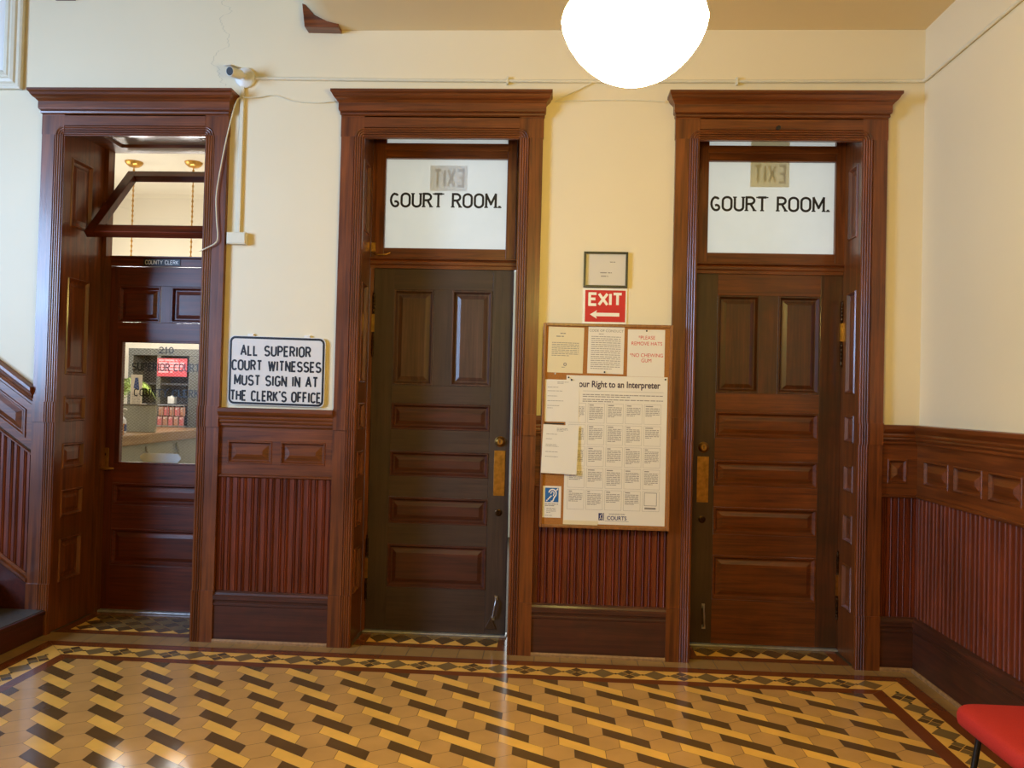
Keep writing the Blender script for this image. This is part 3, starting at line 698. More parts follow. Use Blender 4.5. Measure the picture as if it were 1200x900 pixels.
# office door (deeper in its reveal) with wired glass and the tilted transom
def office_door():
    cx = -2.822; yf = .54; T = lambda u, d, z: (u, yf-d, z); hw = .485
    root = thing('door_1', 'dark red office door with wired glass and open transom', None, (cx, yf, 0), kind='structure')
    m = MB(T); L, Rr = cx-hw, cx+hw; i0, i1 = cx-.357, cx+.357; g0, g1 = cx-.327, cx+.327
    m.cur = 0; m.box(L, i0, -.045, 0, .015, 2.506); m.box(i1, Rr, -.045, 0, .015, 2.506)
    m.box(i0, g0, -.045, 0, 1.068, 1.968); m.box(g1, i1, -.045, 0, 1.068, 1.968)
    m.cur = 1
    for z0, z1 in ((.015, .335), (.60, .77), (.93, 1.068), (1.968, 2.10), (2.366, 2.506)): m.box(i0, i1, -.045, 0, z0, z1)
    m.cur = 0; m.box(cx-.04, cx+.036, -.045, 0, 2.10, 2.366)
    leaf = m.build('door_leaf', [M['mahog_v'], M['mahog_h']], root, bevel=.0015)
    for a, b, z0, z1 in ((i0, cx-.04, 2.10, 2.366), (cx+.036, i1, 2.10, 2.366), (i0, i1, .77, .93), (i0, i1, .335, .60)):
        m = MB(T); m.rings(a, b, z0, z1, RAISED); m.build('door_panel', M['mahog_h'], leaf)
    m = MB(T)
    for b in ((g0, g0+.014, 1.068, 1.968), (g1-.014, g1, 1.068, 1.968), (g0, g1, 1.068, 1.082), (g0, g1, 1.954, 1.968)): m.box(b[0], b[1], -.035, .006, b[2], b[3])
    m.build('glazing_bead', M['mahog_v'], leaf, bevel=.003)
    m = MB(T); m.quad((g0+.012, -.02, 1.08), (g1-.012, -.02, 1.08), (g1-.012, -.02, 1.956), (g0+.012, -.02, 1.956)); m.build('door_glass', M['wire_glass'], leaf)
    m = MB(); fn = lambda p, q: (p, yf+.0185, q)
    letters(m, '210', -2.872, -2.768, 1.882, 1.924, .0075, fn, gap=.22, serif=.010)
    letters(m, 'SUPERIOR COURT', -3.07, -2.57, 1.753, 1.803, .0075, fn, gap=.22, space=.4, serif=.009)
    letters(m, 'COUNTY CLERK', -3.05, -2.57, 1.566, 1.615, .0075, fn, gap=.3, space=.5, serif=.009)
    m.build('lettering', M['black'], leaf, recalc=False)
    m = MB(T); c = .025; x0, x1, z0, z1 = -2.996, -2.69, 1.085, 1.150
    m.prism([(x0+c, z0), (x1-c, z0), (x1, z0+c), (x1, z1-c), (x1-c, z1), (x0+c, z1), (x0, z1-c), (x0, z0+c)], lambda p, q, t: (p, t, q), -.032, -.026); m.build('octagonal_plate', M['white_plastic'], leaf, bevel=.002)
    m = MB(T); m.box(-3.275, -3.213, 0, .005, 1.02, 1.182); m.build('lock_plate', M['brass'], leaf, bevel=.002)
    m = MB(); m.lathe([(.013, 0), (.013, .006), (.001, .008)], (0, 0, 0), 'z', 16); m.v = [(-3.244+a, yf-.005-c_, 1.135+b) for a, b, c_ in m.v]; m.build('key_cylinder', M['bronze'], leaf, smooth=True)
    m = MB(); m.tube([(-3.262, yf-.003, 1.040), (-3.262, yf-.05, 1.040), (-3.25, yf-.058, 1.040), (-3.16, yf-.055, 1.038), (-3.145, yf-.05, 1.038)], [.010, .010, .011, .010, .007], 10)
    m.build('lever_handle', M['brass'], leaf, smooth=True)
    m = MB(); m.box(L, Rr, yf-.04, yf+.05, .0005, .014); m.build('sill', M['sill_metal'], root, bevel=.003)
    m = MB(); m.prism([(-.05, 2.510), (.010, 2.510), (.010, 2.565), (.024, 2.572), (.024, 2.582), (-.05, 2.582)], lambda p, q, t: (t, yf-p, q), L+.02, Rr-.01)
    m.build('transom_bar', M['mahog_h'], root)
    # tilted transom sash, pivoted at mid height
    py, pz, ang = .46, 2.955, math.radians(42.5); H = .385
    def TT(u, d, v): return (u, py+v*math.sin(ang)-d*math.cos(ang), pz+v*math.cos(ang)+d*math.sin(ang))
    m = MB(TT); a, b = -3.232, -2.318
    m.cur = 0; m.box(a, a+.07, -.026, .026, -H, H); m.box(b-.07, b, -.026, .026, -H, H)
    m.cur = 1; m.box(a+.07, b-.07, -.026, .026, -H, -H+.08); m.box(a+.07, b-.07, -.026, .026, H-.07, H)
    sash = m.build('transom_sash', [M['mahog_v'], M['mahog_h']], root, bevel=.003)
    m = MB(TT); m.quad((a+.055, 0, -H+.055), (b-.055, 0, -H+.055), (b-.055, 0, H-.055), (a+.055, 0, H-.055)); m.build('transom_pane', M['glass'], sash)
    m = MB(); m.tube([(-3.25, py, pz), (a+.01, py, pz)], .012, 10); m.tube([(b-.01, py, pz), (-2.30, py, pz)], .012, 10); m.build('transom_pivot', M['brass'], sash)
office_door()
r = thing('name_plate', 'black office name plate with white letters over the wired glass door', 'sign', (-2.857, .526, 2.514))
m = MB(); m.box(-2.995, -2.720, .526, .5299, 2.514, 2.565); m.build('plate', M['black'], r, bevel=.001)
m = MB(); letters(m, 'COUNTY CLERK', -2.980, -2.735, 2.526, 2.553, .0042, lambda p, q: (p, .5252, q), gap=.2, space=.4); m.build('lettering', M['white_paint'], r, recalc=False)

# ------------------------------------------------------------------ wainscot
def bead_profile(u0, u1):
    P = [(u0, 0)]; n = max(1, round((u1-u0)/.09)); st = (u1-u0)/n
    for k in range(n):
        a = u0+k*st; q = st/.09
        P += [(a, .004), (a+.004*q, .012), (a+.030*q, .012), (a+.033*q, .006)]
        P += [(a+.033*q+.014*q*i/4, .006+.009*math.sin(PI*i/4)) for i in range(5)]
        P += [(a+.050*q, .004), (a+.053*q, .012), (a+.070*q, .012), (a+.072*q, .006)]
        P += [(a+.072*q+.014*q*i/4, .006+.009*math.sin(PI*i/4)) for i in range(5)]
        P += [(a+.0895*q, .004)]
    return P+[(u1, 0)]
CAP = [(0, 1.385), (.020, 1.385), (.024, 1.392), (.030, 1.396), (.030, 1.41), (.036, 1.414), (.040, 1.424), (.036, 1.434), (.042, 1.438), (.046, 1.448), (.042, 1.458), (.048, 1.464), (.058, 1.476), (.064, 1.486), (.064, 1.508), (.058, 1.512), (0, 1.512)]
BAND = [(0, 1.062), (.022, 1.062), (.028, 1.068), (.028, 1.076), (.020, 1.082), (0, 1.082)]
BASE = [(0, .0), (.034, .0), (.034, .235), (.040, .24), (.040, .25), (.034, .256), (.036, .27), (.044, .276), (.044, .30), (.036, .306), (.030, .318), (.018, .328), (0, .328)]
SHOE = [(.0, .0), (.046, .0), (.046, .012), (.040, .022), (.0, .022)]
PYR = [(0, 0), (.004, .004), (.010, .004), (.020, -.010), (.026, -.010), (.062, .006), (.064, .006)]
def wainscot(name, label, T, u0, u1, panels, mh, mbase, miter=0, shoe=True):
    loc = T((u0+u1)/2, 0, 0)
    root = thing(name, label, None, loc, kind='structure')
    def sw(nm, prof, mat, base=0):
        m = MB(T); n = len(prof)
        m.add([(u0+(o if miter else 0), o, z) for o, z in prof]+[(u1, o, z) for o, z in prof],
              [list(range(n))[::-1], list(range(n, 2*n))]+[(i, (i+1) % n, n+(i+1) % n, n+i) for i in range(n)])
        return m.build(nm, mat, root)
    sw('cap_rail', CAP, mh)
    # band of raised panels
    m = MB(T); f = .016; zb0, zb1, z0, z1 = 1.082, 1.385, 1.150, 1.300; x = u0
    for a, b in panels:
        m.quad((x, f, zb0), (a, f, zb0), (a, f, zb1), (x, f, zb1)); m.quad((a, f, zb0), (b, f, zb0), (b, f, z0), (a, f, z0)); m.quad((a, f, z1), (b, f, z1), (b, f, zb1), (a, f, zb1)); x = b
    m.quad((x, f, zb0), (u1, f, zb0), (u1, f, zb1), (x, f, zb1))
    band = m.build('panel_band', mh, root, recalc=False)
    for a, b in panels:
        m = MB(T); m.rings(a, b, z0, z1, PYR, f); m.build('raised_panel', mh, band)
    sw('band_moulding', BAND, mh)
    m = MB(T); P = bead_profile(u0, u1); n = len(P)
    m.add([(u, d, .325) for u, d in P]+[(u, d, 1.07) for u, d in P], [(i, i+1, n+i+1, n+i) for i in range(n-1)])
    m.build('beadboard', M['bead_v'], root, recalc=False)
    sw('base_board', BASE, mbase)
    if shoe: sw('shoe_strip', SHOE, M['pale_wood'])
    return root
wainscot('trim_4', 'beadboard wainscot under the witness sign', WALL, -2.15, -1.40, [(-2.095, -1.80), (-1.745, -1.45)], M['wood_h'], M['base_h'])
wainscot('trim_5', 'beadboard wainscot under the notice board', WALL, -.098, .740, [(-.045, .295), (.348, .690)], M['wood_h'], M['base_h'])
wainscot('trim_6', 'narrow strip of wainscot in the right corner', WALL, 2.045, XR-.001, [(2.085, 2.205)], M['wood_h'], M['base_h'])
pan = [(.10+.345*k, .39+.345*k) for k in range(20)]
wainscot('trim_7', 'long beadboard wainscot on the right hand wall', RIGHT, .0, 7.58, pan, M['wood_y'], M['base_y'], miter=1)
# sloping wainscot that climbs with the stair
SL = .69
STAIR = lambda u, d, z: (u, -d, z+(-3.40-u)*SL)
def stair_trim():
    u0, u1 = -6.58, -3.402
    root = thing('trim_8', 'sloping beadboard wainscot climbing beside the stair', None, (-5, 0, 0), kind='structure')
    def sw(nm, prof, mat):
        m = MB(STAIR); n = len(prof); m.add([(u0, o, z) for o, z in prof]+[(u1, o, z) for o, z in prof],
              [list(range(n))[::-1], list(range(n, 2*n))]+[(i, (i+1) % n, n+(i+1) % n, n+i) for i in range(n)]); m.build(nm, mat, root)
    dz = .10
    sw('cap_rail', [(o, z+dz) for o, z in CAP], M['wood_h'])
    m = MB(STAIR); f = .016; m.quad((u0, f, 1.19), (u1, f, 1.19), (u1, f, 1.49), (u0, f, 1.49)); bd = m.build('panel_band', M['wood_h'], root)
    a = u1-.05
    while a-.5 > u0:
        m = MB(STAIR); m.rings(a-.42, a, 1.24, 1.43, [(0, 0), (.004, .008), (.014, .008), (.024, .001), (.03, .001), (.066, .012), (.068, .012)], f); m.build('raised_panel', M['wood_h'], bd); a -= .50
    sw('band_moulding', [(o*1.2, z+dz) for o, z in BAND], M['wood_h'])
    m = MB(STAIR); P = bead_profile(u0, u1); n = len(P)
    m.add([(u, d, .36) for u, d in P]+[(u, d, 1.18) for u, d in P], [(i, i+1, n+i+1, n+i) for i in range(n-1)]); m.build('beadboard', M['bead_v'], root, recalc=False)
    sw('skirt_moulding', [(0, .325), (.03, .325), (.036, .335), (.044, .34), (.044, .36), (.03, .368), (.02, .385), (0, .385)], M['wood_h'])
    sw('skirt_board', [(0, -.3), (.022, -.3), (.022, .325), (0, .325)], M['riser_red'])
stair_trim()

# ------------------------------------------------------------------ stair
st = thing('staircase', 'wooden stair with red brown risers climbing left of the office door', 'stairs', (-3.27, -.9, 0))
for k in range(9):
    x0 = -3.27-.33*k; z1 = .165*(k+1)
    m = MB(); m.box(x0-.33 if k < 8 else -6.59, x0, -1.9, -.047, max(0, z1-.165), z1-.028); sp = m.build('riser', M['riser_red'], st, bevel=.002)
    m = MB(); m.box(x0-.33 if k < 8 else -6.59, x0+.018, -1.92, -.047, z1-.028, z1-.004); tr = m.build('tread', M['riser_red'], st, bevel=.006)
    m = MB(); m.box(x0-.315, x0+.0, -1.88, -.048, z1-.006, z1); m.build('tread_mat', M['tread'], st)

# ------------------------------------------------------------------ wood ends near the ceiling, framed panel at the top left
m = MB(); m.prism([(-1.665, 4.12), (-1.645, 3.967), (-1.425, 3.962), (-1.425, 3.99), (-1.50, 4.005), (-1.585, 4.046), (-1.64, 4.11)], lambda p, q, t: (p, t, q), -.09, -.001)
tag(m.build('trim_9', M['wood_h'], bevel=.004), 'wooden bracket end under the rounded ceiling edge', kind='structure')
m = MB(); m.box(-3.36, -3.22, -.06, -.001, 4.183, 4.4)
tag(m.build('trim_10', M['wood_h'], bevel=.006), 'wooden trim end high above the office door', kind='structure')
fr = thing('picture_frame', 'cream moulded frame with white panel at top left', 'frame', (-4.0, 0, 3.58))
m = MB(WALL); m.rings(-4.6, -3.566, 3.585, 4.62, [(0, .002), (0, .030), (.012, .036), (.030, .036), (.040, .046), (.060, .050), (.075, .044), (.085, .050), (.105, .046), (.122, .030), (.126, .020), (.128, .014)])
m.build('moulding', M['cream_paint'], fr, recalc=False)
m = MB(WALL); m.box(-4.474, -3.692, .015, .018, 3.711, 4.494); m.build('panel', M['white_paint'], fr)

# ------------------------------------------------------------------ pipes, cables, camera
m = MB(); cz = 3.657; m.tube([(-1.986, -.011, 3.666), (-1, -.011, 3.656), (0, -.011, 3.652), (1, -.011, 3.655), (2.1, -.011, 3.660), (2.25, -.012, 3.661), (2.266, -.022, 3.660), (2.269, -.05, 3.658), (2.269, -1.2, 3.655), (2.269, -3.5, 3.655)], .0105, 10)
con = tag(m.build('conduit', M['cream_paint'], smooth=True, origin=(0, -.011, 3.65)), 'long cream conduit pipe running above the door cornices', 'conduit')
for X in (-.335, 1.118):
    m = MB(); m.box(X-.006, X+.006, -.024, 0, 3.63, 3.68); m.lathe([(.005, 0), (.005, .004)], (X, -.006, 3.675), 'y', 8); m.build('pipe_clip', M['cream_paint'], con, bevel=.002)
m = MB(); m.box(-2.082, -2.056, -.020, -.0005, 2.652, 3.62)
tag(m.build('cable_trunking', M['cream_paint'], bevel=.003), 'upright cream trunking between camera and junction box', 'trunking')
jb = thing('junction_box', 'small cream junction box below the upright trunking', 'junction box', (-2.07, 0, 2.57))
m = MB(); m.box(-2.134, -2.006, -.042, -.0005, 2.572, 2.650); m.build('box', M['cream_paint'], jb, bevel=.004)
m = MB(); m.box(-2.128, -2.012, -.046, -.042, 2.577, 2.645); m.build('cover', M['cream_paint'], jb, bevel=.002)
sc = thing('security_camera', 'white bullet security camera on round wall plate', 'camera', (-2.07, 0, 3.67))
m = MB(); m.lathe([(.066, 0), (.066, .016), (.056, .024), (.001, .026)], (0, 0, 0), 'z', 28); m.v = [(-2.055+a, -.001-c, 3.668+b) for a, b, c in m.v]; m.build('mount', M['white_plastic'], sc, smooth=True)
d = Vector((-.040, -.15, -.03)).normalized(); p0 = Vector((-2.062, -.035, 3.674))
m = MB(); m.tube([p0-d*.012, p0+d*.02, p0+d*.03], [.018, .018, .026], 14); m.build('neck', M['white_plastic'], sc, smooth=True)
m = MB(); m.tube([p0+d*.022, p0+d*.03, p0+d*.125, p0+d*.13], [.022, .031, .031, .027], 20); bd = m.build('body', M['white_plastic'], sc, smooth=True)
m = MB(); m.tube([p0+d*.1305, p0+d*.133], [.0255, .0235], 20); m.build('lens', M['dark_glass'], bd, smooth=True)
m = MB(); q = p0+d*.05+Vector((0, 0, .033)); e = p0+d*.155+Vector((0, 0, .033)); sd = d.cross(Vector((0, 0, 1))).normalized()*.03
m.add([tuple(v) for v in (q+sd, q-sd, e-sd, e+sd, q+sd+Vector((0,0,.003)), q-sd+Vector((0,0,.003)), e-sd+Vector((0,0,.003)), e+sd+Vector((0,0,.003)))], [(0,1,2,3),(4,5,6,7),(0,1,5,4),(1,2,6,5),(2,3,7,6),(3,0,4,7)]); m.build('sun_shield', M['white_plastic'], bd)
def smooth_path(P, n=5):
    out = []
    for i in range(len(P)-1):
        a, b, c, e = [Vector(P[max(0, min(len(P)-1, i+k))]) for k in (-1, 0, 1, 2)]
        for j in range(n):
            t = j/n; out.append(.5*((2*b)+(c-a)*t+(2*a-5*b+4*c-e)*t*t+(3*b-a-3*c+e)*t**3))
    return out+[Vector(P[-1])]
m = MB(); m.tube(smooth_path([(-1.452, -.02, 3.515), (-1.56, -.01, 3.508), (-1.72, -.008, 3.515), (-1.86, -.008, 3.555), (-1.96, -.016, 3.540), (-2.03, -.029, 3.532), (-2.07, -.030, 3.53), (-2.10, -.034, 3.50),
    (-2.135, -.050, 3.33), (-2.175, -.048, 3.12), (-2.205, -.050, 2.90), (-2.20, -.050, 2.74), (-2.188, -.050, 2.62), (-2.20, -.052, 2.575), (-2.25, -.052, 2.545), (-2.305, -.048, 2.520)]), .0042, 7)
tag(m.build('cable', M['cream_paint'], smooth=True), 'thin loose cable hanging down the office door casing', 'cable')
m = MB(); m.tube(smooth_path([(-.028, -.012, 3.520), (.06, -.008, 3.527), (.2, -.007, 3.532), (.4, -.007, 3.534), (.55, -.008, 3.532), (.67, -.012, 3.522)]), .0042, 7)
tag(m.build('cable', M['cream_paint'], smooth=True), 'thin cable strung between the two court room door cornices', 'cable')
m = MB(); m.tube(smooth_path([(-.02, -.010, 3.535), (.06, -.009, 3.57), (.14, -.009, 3.61), (.2, -.012, 3.642)]), .0042, 7)
tag(m.build('cable', M['cream_paint'], smooth=True), 'short slanting cable rising from the middle cornice to the conduit', 'cable')

# ------------------------------------------------------------------ witness sign
def rrect(x0, x1, z0, z1, r, n=6):
    P = []
    for cx, cz, a in ((x1-r, z1-r, 0), (x0+r, z1-r, 90), (x0+r, z0+r, 180), (x1-r, z0+r, 270)): P += arc(cx, cz, r, r, a, a+90, n)
    return P
ws = thing('wall_sign', 'white metal witness notice with black border beside the office door', 'sign', (-1.785, 0, 1.528))
tilt = -.0105
def TS(x, z): return (x, z+(x+1.785)*tilt)
m = MB(); m.prism(rrect(-2.102, -1.468, 1.530, 1.977, .035), lambda p, q, t: (TS(p, q)[0], -t, TS(p, q)[1]), .0175, .021); m.build('plate', plain('sheet_aluminium_white', srgb(230, 224, 218), .22, .1, var=.02), ws)
F = lambda p, q: (TS(p, q)[0], -.0217, TS(p, q)[1])
m = MB(); m.ribbon(rrect(-2.091, -1.479, 1.541, 1.966, .03), .014, F, True)
for tx, a, b, z in (('ALL SUPERIOR', -2.022, -1.566, 1.853), ('COURT WITNESSES', -2.078, -1.496, 1.757), ('MUST SIGN IN AT', -2.058, -1.514, 1.660), ("THE CLERK'S OFFICE", -2.082, -1.492, 1.560)):
    letters(m, tx, a, b, z, z+.060, .0122, F, gap=.25, space=.62 if 'SUP' in tx or 'WIT' in tx else .5)
m.build('lettering', M['black'], ws, recalc=False)
for X in (-1.965, -1.592):
    m = MB(); z = TS(X, 1.975)[1]; m.box(X-.019, X+.019, -.0172, -.0005, z-.012, z+.018); m.tube([(X, -.0172, z+.010), (X, -.020, z+.010)], .004, 8); m.build('bracket', M['white_paint'], ws, bevel=.002)

# ------------------------------------------------------------------ notice board and what is pinned on it
nb = thing('notice_board', 'cork notice board in a narrow oak frame between the court room doors', 'notice board', (.338, 0, .818))
x0, x1, z0, z1, fw = -.064, .742, .818, 2.096, .018
D0 = .066
m = MB(WALL)
for b in ((x0, x0+fw, z0, z1), (x1-fw, x1, z0, z1), (x0+fw, x1-fw, z0, z0+fw), (x0+fw, x1-fw, z1-fw, z1)): m.box(b[0], b[1], D0, D0+.022, b[2], b[3])
m.build('frame', M['board_frame'], nb, bevel=.003)
m = MB(WALL); m.box(x0+.004, x1-.004, D0, D0+.012, z0+.004, z1-.004); m.build('cork', M['cork'], nb)
S = D0+.012                                                        # cork surface
def sheet(name, label, cat, x0, x1, z0, z1, mat, lvl=0, rot=0, curl=0, group=None):
    cx, cz = (x0+x1)/2, (z0+z1)/2; ca, sa = math.cos(rot), math.sin(rot)
    r = thing(name, label, cat, (cx, -(S+.0005+lvl), z0), group)
    def fn(p, q, e=.0008):
        v = (q-z0)/(z1-z0); dd = S+.0005+lvl+e+curl*(1-v)**2
        return (cx+(p-cx)*ca-(q-cz)*sa, -dd, cz+(p-cx)*sa+(q-cz)*ca)
    m = MB(); n = 8; pts = []
    for k in range(n+1):
        q = z0+(z1-z0)*k/n; pts += [fn(x0, q, .0003), fn(x1, q, .0003), fn(x0, q, 0), fn(x1, q, 0)]
    fs = []
    for k in range(n):
        a, b = 4*k, 4*k+4; fs += [(a, a+1, b+1, b), (a+2, b+2, b+3, a+3), (a, b, b+2, a+2), (a+1, a+3, b+3, b+1)]
    fs += [(0, 2, 3, 1), (4*n, 4*n+1, 4*n+3, 4*n+2)]
    m.add(pts, fs); m.build('sheet', mat, r)
    return r, fn
def pin(x, z, lbl, lvl=.003, mat=None):
    m = MB(); m.lathe([(.0055, 0), (.0055, .003), (.003, .005), (.0035, .009), (.001, .010)], (0, 0, 0), 'z', 10); m.v = [(x+a, -(S+lvl+c), z+b) for a, b, c in m.v]
    tag(m.build('push_pin', mat or M['black'], smooth=True), lbl, 'push pin', 'push pins on the notice board')
r, fn = sheet('notice_sheet', 'cream letter sheet at top left of the cork board', 'paper', -.035, .188, 1.785, 2.072, M['paper_cream'], rot=-.015)
m = MB(); textlines(m, .04, .112, 2.035, 1, .01, .006, fn); textlines(m, .015, .145, 2.016, 1, .01, .006, fn); textlines(m, -.01, .16, 1.975, 8, .0115, .004, fn); m.ribbon(arc(.076, 1.838, .008, .008, 0, 360, 10)[:-1], .006, fn, True); textlines(m, .055, .1, 1.822, 1, .01, .004, fn); m.build('printing', M['ink'], r, recalc=False)
r, fn = sheet('notice_sheet', 'white conduct notice at top centre of the cork board', 'paper', .215, .440, 1.785, 2.078, M['paper'], rot=-.01)
m = MB(); write(m, 'CODE OF CONDUCT', .327, 2.046, .022, fn, 0); textlines(m, .28, .37, 2.035, 1, .01, .004, fn); textlines(m, .235, .42, 2.018, 17, .0125, .004, fn); m.build('printing', M['ink'], r, recalc=False)
r, fn = sheet('notice_sheet', 'white hat and gum notice in red letters at top right', 'paper', .462, .692, 1.772, 2.066, M['paper'])
m = MB()
for tx, z in (('*PLEASE', 2.005), ('REMOVE HATS', 1.968), ('*NO CHEWING', 1.895), ('GUM', 1.862)): write(m, tx, .58, z, .032, fn, 0, .92)
m.build('printing', M['red_ink'], r, recalc=False)
# interpreter poster
r, fn = sheet('poster', 'large white interpreter rights poster on the cork board', 'poster', .086, .714, .846, 1.771, M['paper'], lvl=.0015)
m = MB(); write(m, 'Your Right to an Interpreter', .402, 1.700, .056, fn, .0014, .82); m.build('title', M['plum_ink'], r, recalc=False)
m = MB(); m.ribbon([(.19, 1.675), (.69, 1.675)], .0015, fn); textlines(m, .19, .69, 1.655, 2, .012, .005, fn); textlines(m, .19, .69, 1.625, 2, .012, .005, fn)
for j in range(5):
    for i in range(5):
        a = .108+.1165*i; b = a+.103; t = 1.598-.135*j; z_ = t-.122
        m.ribbon([(a, z_), (b, z_), (b, t), (a, t)], .0012, fn, True)
        if i == 4 and j == 4:
            m.ribbon([(a+.012, z_+.035), (b-.016, z_+.035), (b-.016, t-.008), (a+.012, t-.008)], .003, fn, True); m.add([fn(a+.014, z_+.012), fn(b-.02, z_+.012), fn(b-.02, z_+.024), fn(a+.014, z_+.024)], [(0, 1, 2, 3)]); continue
        textlines(m, a+.008, a+.008+random.uniform(.03, .07), t-.008, 1, .01, .006, fn, 1); textlines(m, a+.008, b-.008, t-.022, random.randint(6, 9), .0095, .004, fn)
m.build('printing', M['ink'], r, recalc=False)
m = MB(); m.add([fn(.305, .872), fn(.331, .872), fn(.331, .916), fn(.305, .916)], [(0, 1, 2, 3)]); m.ribbon([(.337, .870), (.337, .918)], .004, fn)
write(m, 'COURTS', .418, .876, .034, fn, .0006, .92); write(m, 'WASHINGTON', .418, .908, .012, fn, 0, 1.2); m.ribbon([(.345, .868), (.492, .868)], .0015, fn); m.build('emblem', M['navy_ink'], r, recalc=False)
m = MB(); f2 = lambda p, q: fn(p, q, .0014)
m.ribbon([(.310, .878), (.318, .886), (.316, .900), (.326, .909)], .004, f2); m.ribbon([(.322, .878), (.326, .888)], .003, f2); m.build('emblem_mark', M['paper'], r, recalc=False)
r, fn = sheet('notice_sheet', 'white typed sheet covering the start of the poster title', 'paper', -.046, .168, 1.478, 1.742, M['paper'], lvl=.0032)
m = MB(); textlines(m, .03, .10, 1.728, 2, .008, .003, fn)
for z in (1.695, 1.672, 1.64, 1.61, 1.58, 1.565): textlines(m, -.03, -.03+random.uniform(.05, .16), z, 1, .008, .003, fn)
m.build('printing', M['ink'], r, recalc=False)
r, fn = sheet('notice_sheet', 'white typed sheet hanging loose above the blue hearing notice', 'paper', -.056, .166, 1.155, 1.458, M['paper'], lvl=.0112, rot=-.03, curl=.012)
m = MB(); textlines(m, .03, .10, 1.438, 3, .008, .003, fn)
for z in (1.40, 1.37, 1.335, 1.325, 1.29, 1.26): textlines(m, -.035, -.035+random.uniform(.06, .17), z, 1, .008, .003, fn)
m.build('printing', M['ink'], r, recalc=False)
m = MB(WALL); m.box(-.046, .078, S, S+.003, 1.462, 1.470); tag(m.build('paper_edge', M['cab_dark']), 'dark strip showing between the two typed sheets', 'strip')
# hearing loss access notice
r, fn = sheet('hearing_notice', 'small card with blue hearing access symbol low on cork board', 'sign', -.045, .070, .878, 1.075, M['paper'], lvl=.0005)
m = MB(); m.add([fn(-.030, .975), fn(.054, .975), fn(.054, 1.064), fn(-.030, 1.064)], [(0, 1, 2, 3)]); m.build('blue_field', M['blue'], r, recalc=False)
f2 = lambda p, q: fn(p, q, .0016)
m = MB(); m.ribbon(arc(.016, 1.030, .023, .024, 170, -10, 12)+[(.037, 1.018), (.028, 1.005), (.022, .992)]+arc(.012, .990, .010, .010, 0, -120, 5), .0075, f2)
m.ribbon([(.006, 1.026)]+arc(.016, 1.030, .010, .011, 160, 0, 6)+[(.020, 1.014)], .005, f2)
for k in range(4): m.ribbon([(-.022+k*.0085, .981+k*.009), (-.015+k*.0085, .988+k*.009)], .0075, f2)
m.ribbon([(.040, 1.048), (.050, 1.060)], .0075, f2); m.build('symbol', M['white_paint'], r, recalc=False)
m = MB(); textlines(m, -.03, .054, .965, 2, .010, .005, fn); textlines(m, -.02, .04, .938, 4, .009, .003, fn); textlines(m, -.03, .054, .893, 1, .01, .003, fn); m.build('printing', M['ink'], r, recalc=False)
m = MB(WALL); m.box(.715-.63, .30, S+.003, S+.0045, .840, .846+.02); tag(m.build('clear_sleeve', M['paper_cream']), 'cream paper edge tucked under the poster foot', 'paper')
pin(.578, 2.058, 'black push pin at the top of the hat notice', .002)
pin(.322, 1.795, 'black push pin at the foot of the conduct notice', .002)
pin(.100, 1.757, 'black push pin at the upper left corner of the interpreter poster', .0035)
pin(.700, 1.757, 'black push pin at the upper right corner of the interpreter poster', .0035)
pin(.118, 1.742, 'black push pin just left of the poster title', .0045)
pin(.015, 1.778, 'pale push pin below the cream letter sheet', .001, M['white_plastic'])

# ------------------------------------------------------------------ EXIT sign and framed certificate
r = thing('exit_sign', 'red exit sign with white left arrow above the cork board', 'sign', (.32, 0, 2.103))
tl = lambda z: .004*(z-2.2)
m = MB(WALL); m.box(.180, .459, .001, .006, 2.103, 2.330); m.build('plate', M['white_paint'], r, bevel=.001)
m = MB(); F = BACKP(.0068); m.add([F(.194, 2.116), F(.449, 2.116), F(.449, 2.318), F(.194, 2.318)], [(0, 1, 2, 3)]); m.build('face', M['sign_red'], r)
m = MB(); F = BACKP(.0076); letters(m, 'EXIT', .222, .424, 2.225, 2.295, .017, F, gap=.16); m.add([F(.262, 2.152), F(.412, 2.152), F(.412, 2.174), F(.262, 2.174)], [(0, 1, 2, 3)])
m.add([F(.226, 2.163), F(.270, 2.136), F(.262, 2.163), F(.270, 2.190)], [(0, 1, 2, 3)]); m.build('lettering', M['white_paint'], r, recalc=False)
r = thing('framed_certificate', 'small black framed certificate above the exit sign', 'picture frame', (.318, 0, 2.335))
m = MB(WALL); a, b, z0, z1 = .180, .459, 2.334, 2.562; f = .014
for q in ((a, a+f, z0, z1), (b-f, b, z0, z1), (a+f, b-f, z0, z0+f), (a+f, b-f, z1-f, z1)): m.box(q[0], q[1], .001, .020, q[2], q[3])
m.build('frame', M['black'], r, bevel=.002)
m = MB(WALL); m.box(a+.012, b-.012, .001, .008, z0+.012, z1-.012); m.build('certificate', M['paper'], r)
m = MB(); F = BACKP(.0088); textlines(m, .345, .415, 2.50, 1, .01, .005, F); textlines(m, .285, .420, 2.432, 1, .01, .006, F); textlines(m, .29, .35, 2.41, 1, .01, .006, F); m.build('printing', M['ink'], r, recalc=False)
m = MB(WALL); m.quad((a+.013, .012, z0+.013), (b-.013, .012, z0+.013), (b-.013, .012, z1-.013), (a+.013, .012, z1-.013)); m.build('glazing', M['glass'], r)

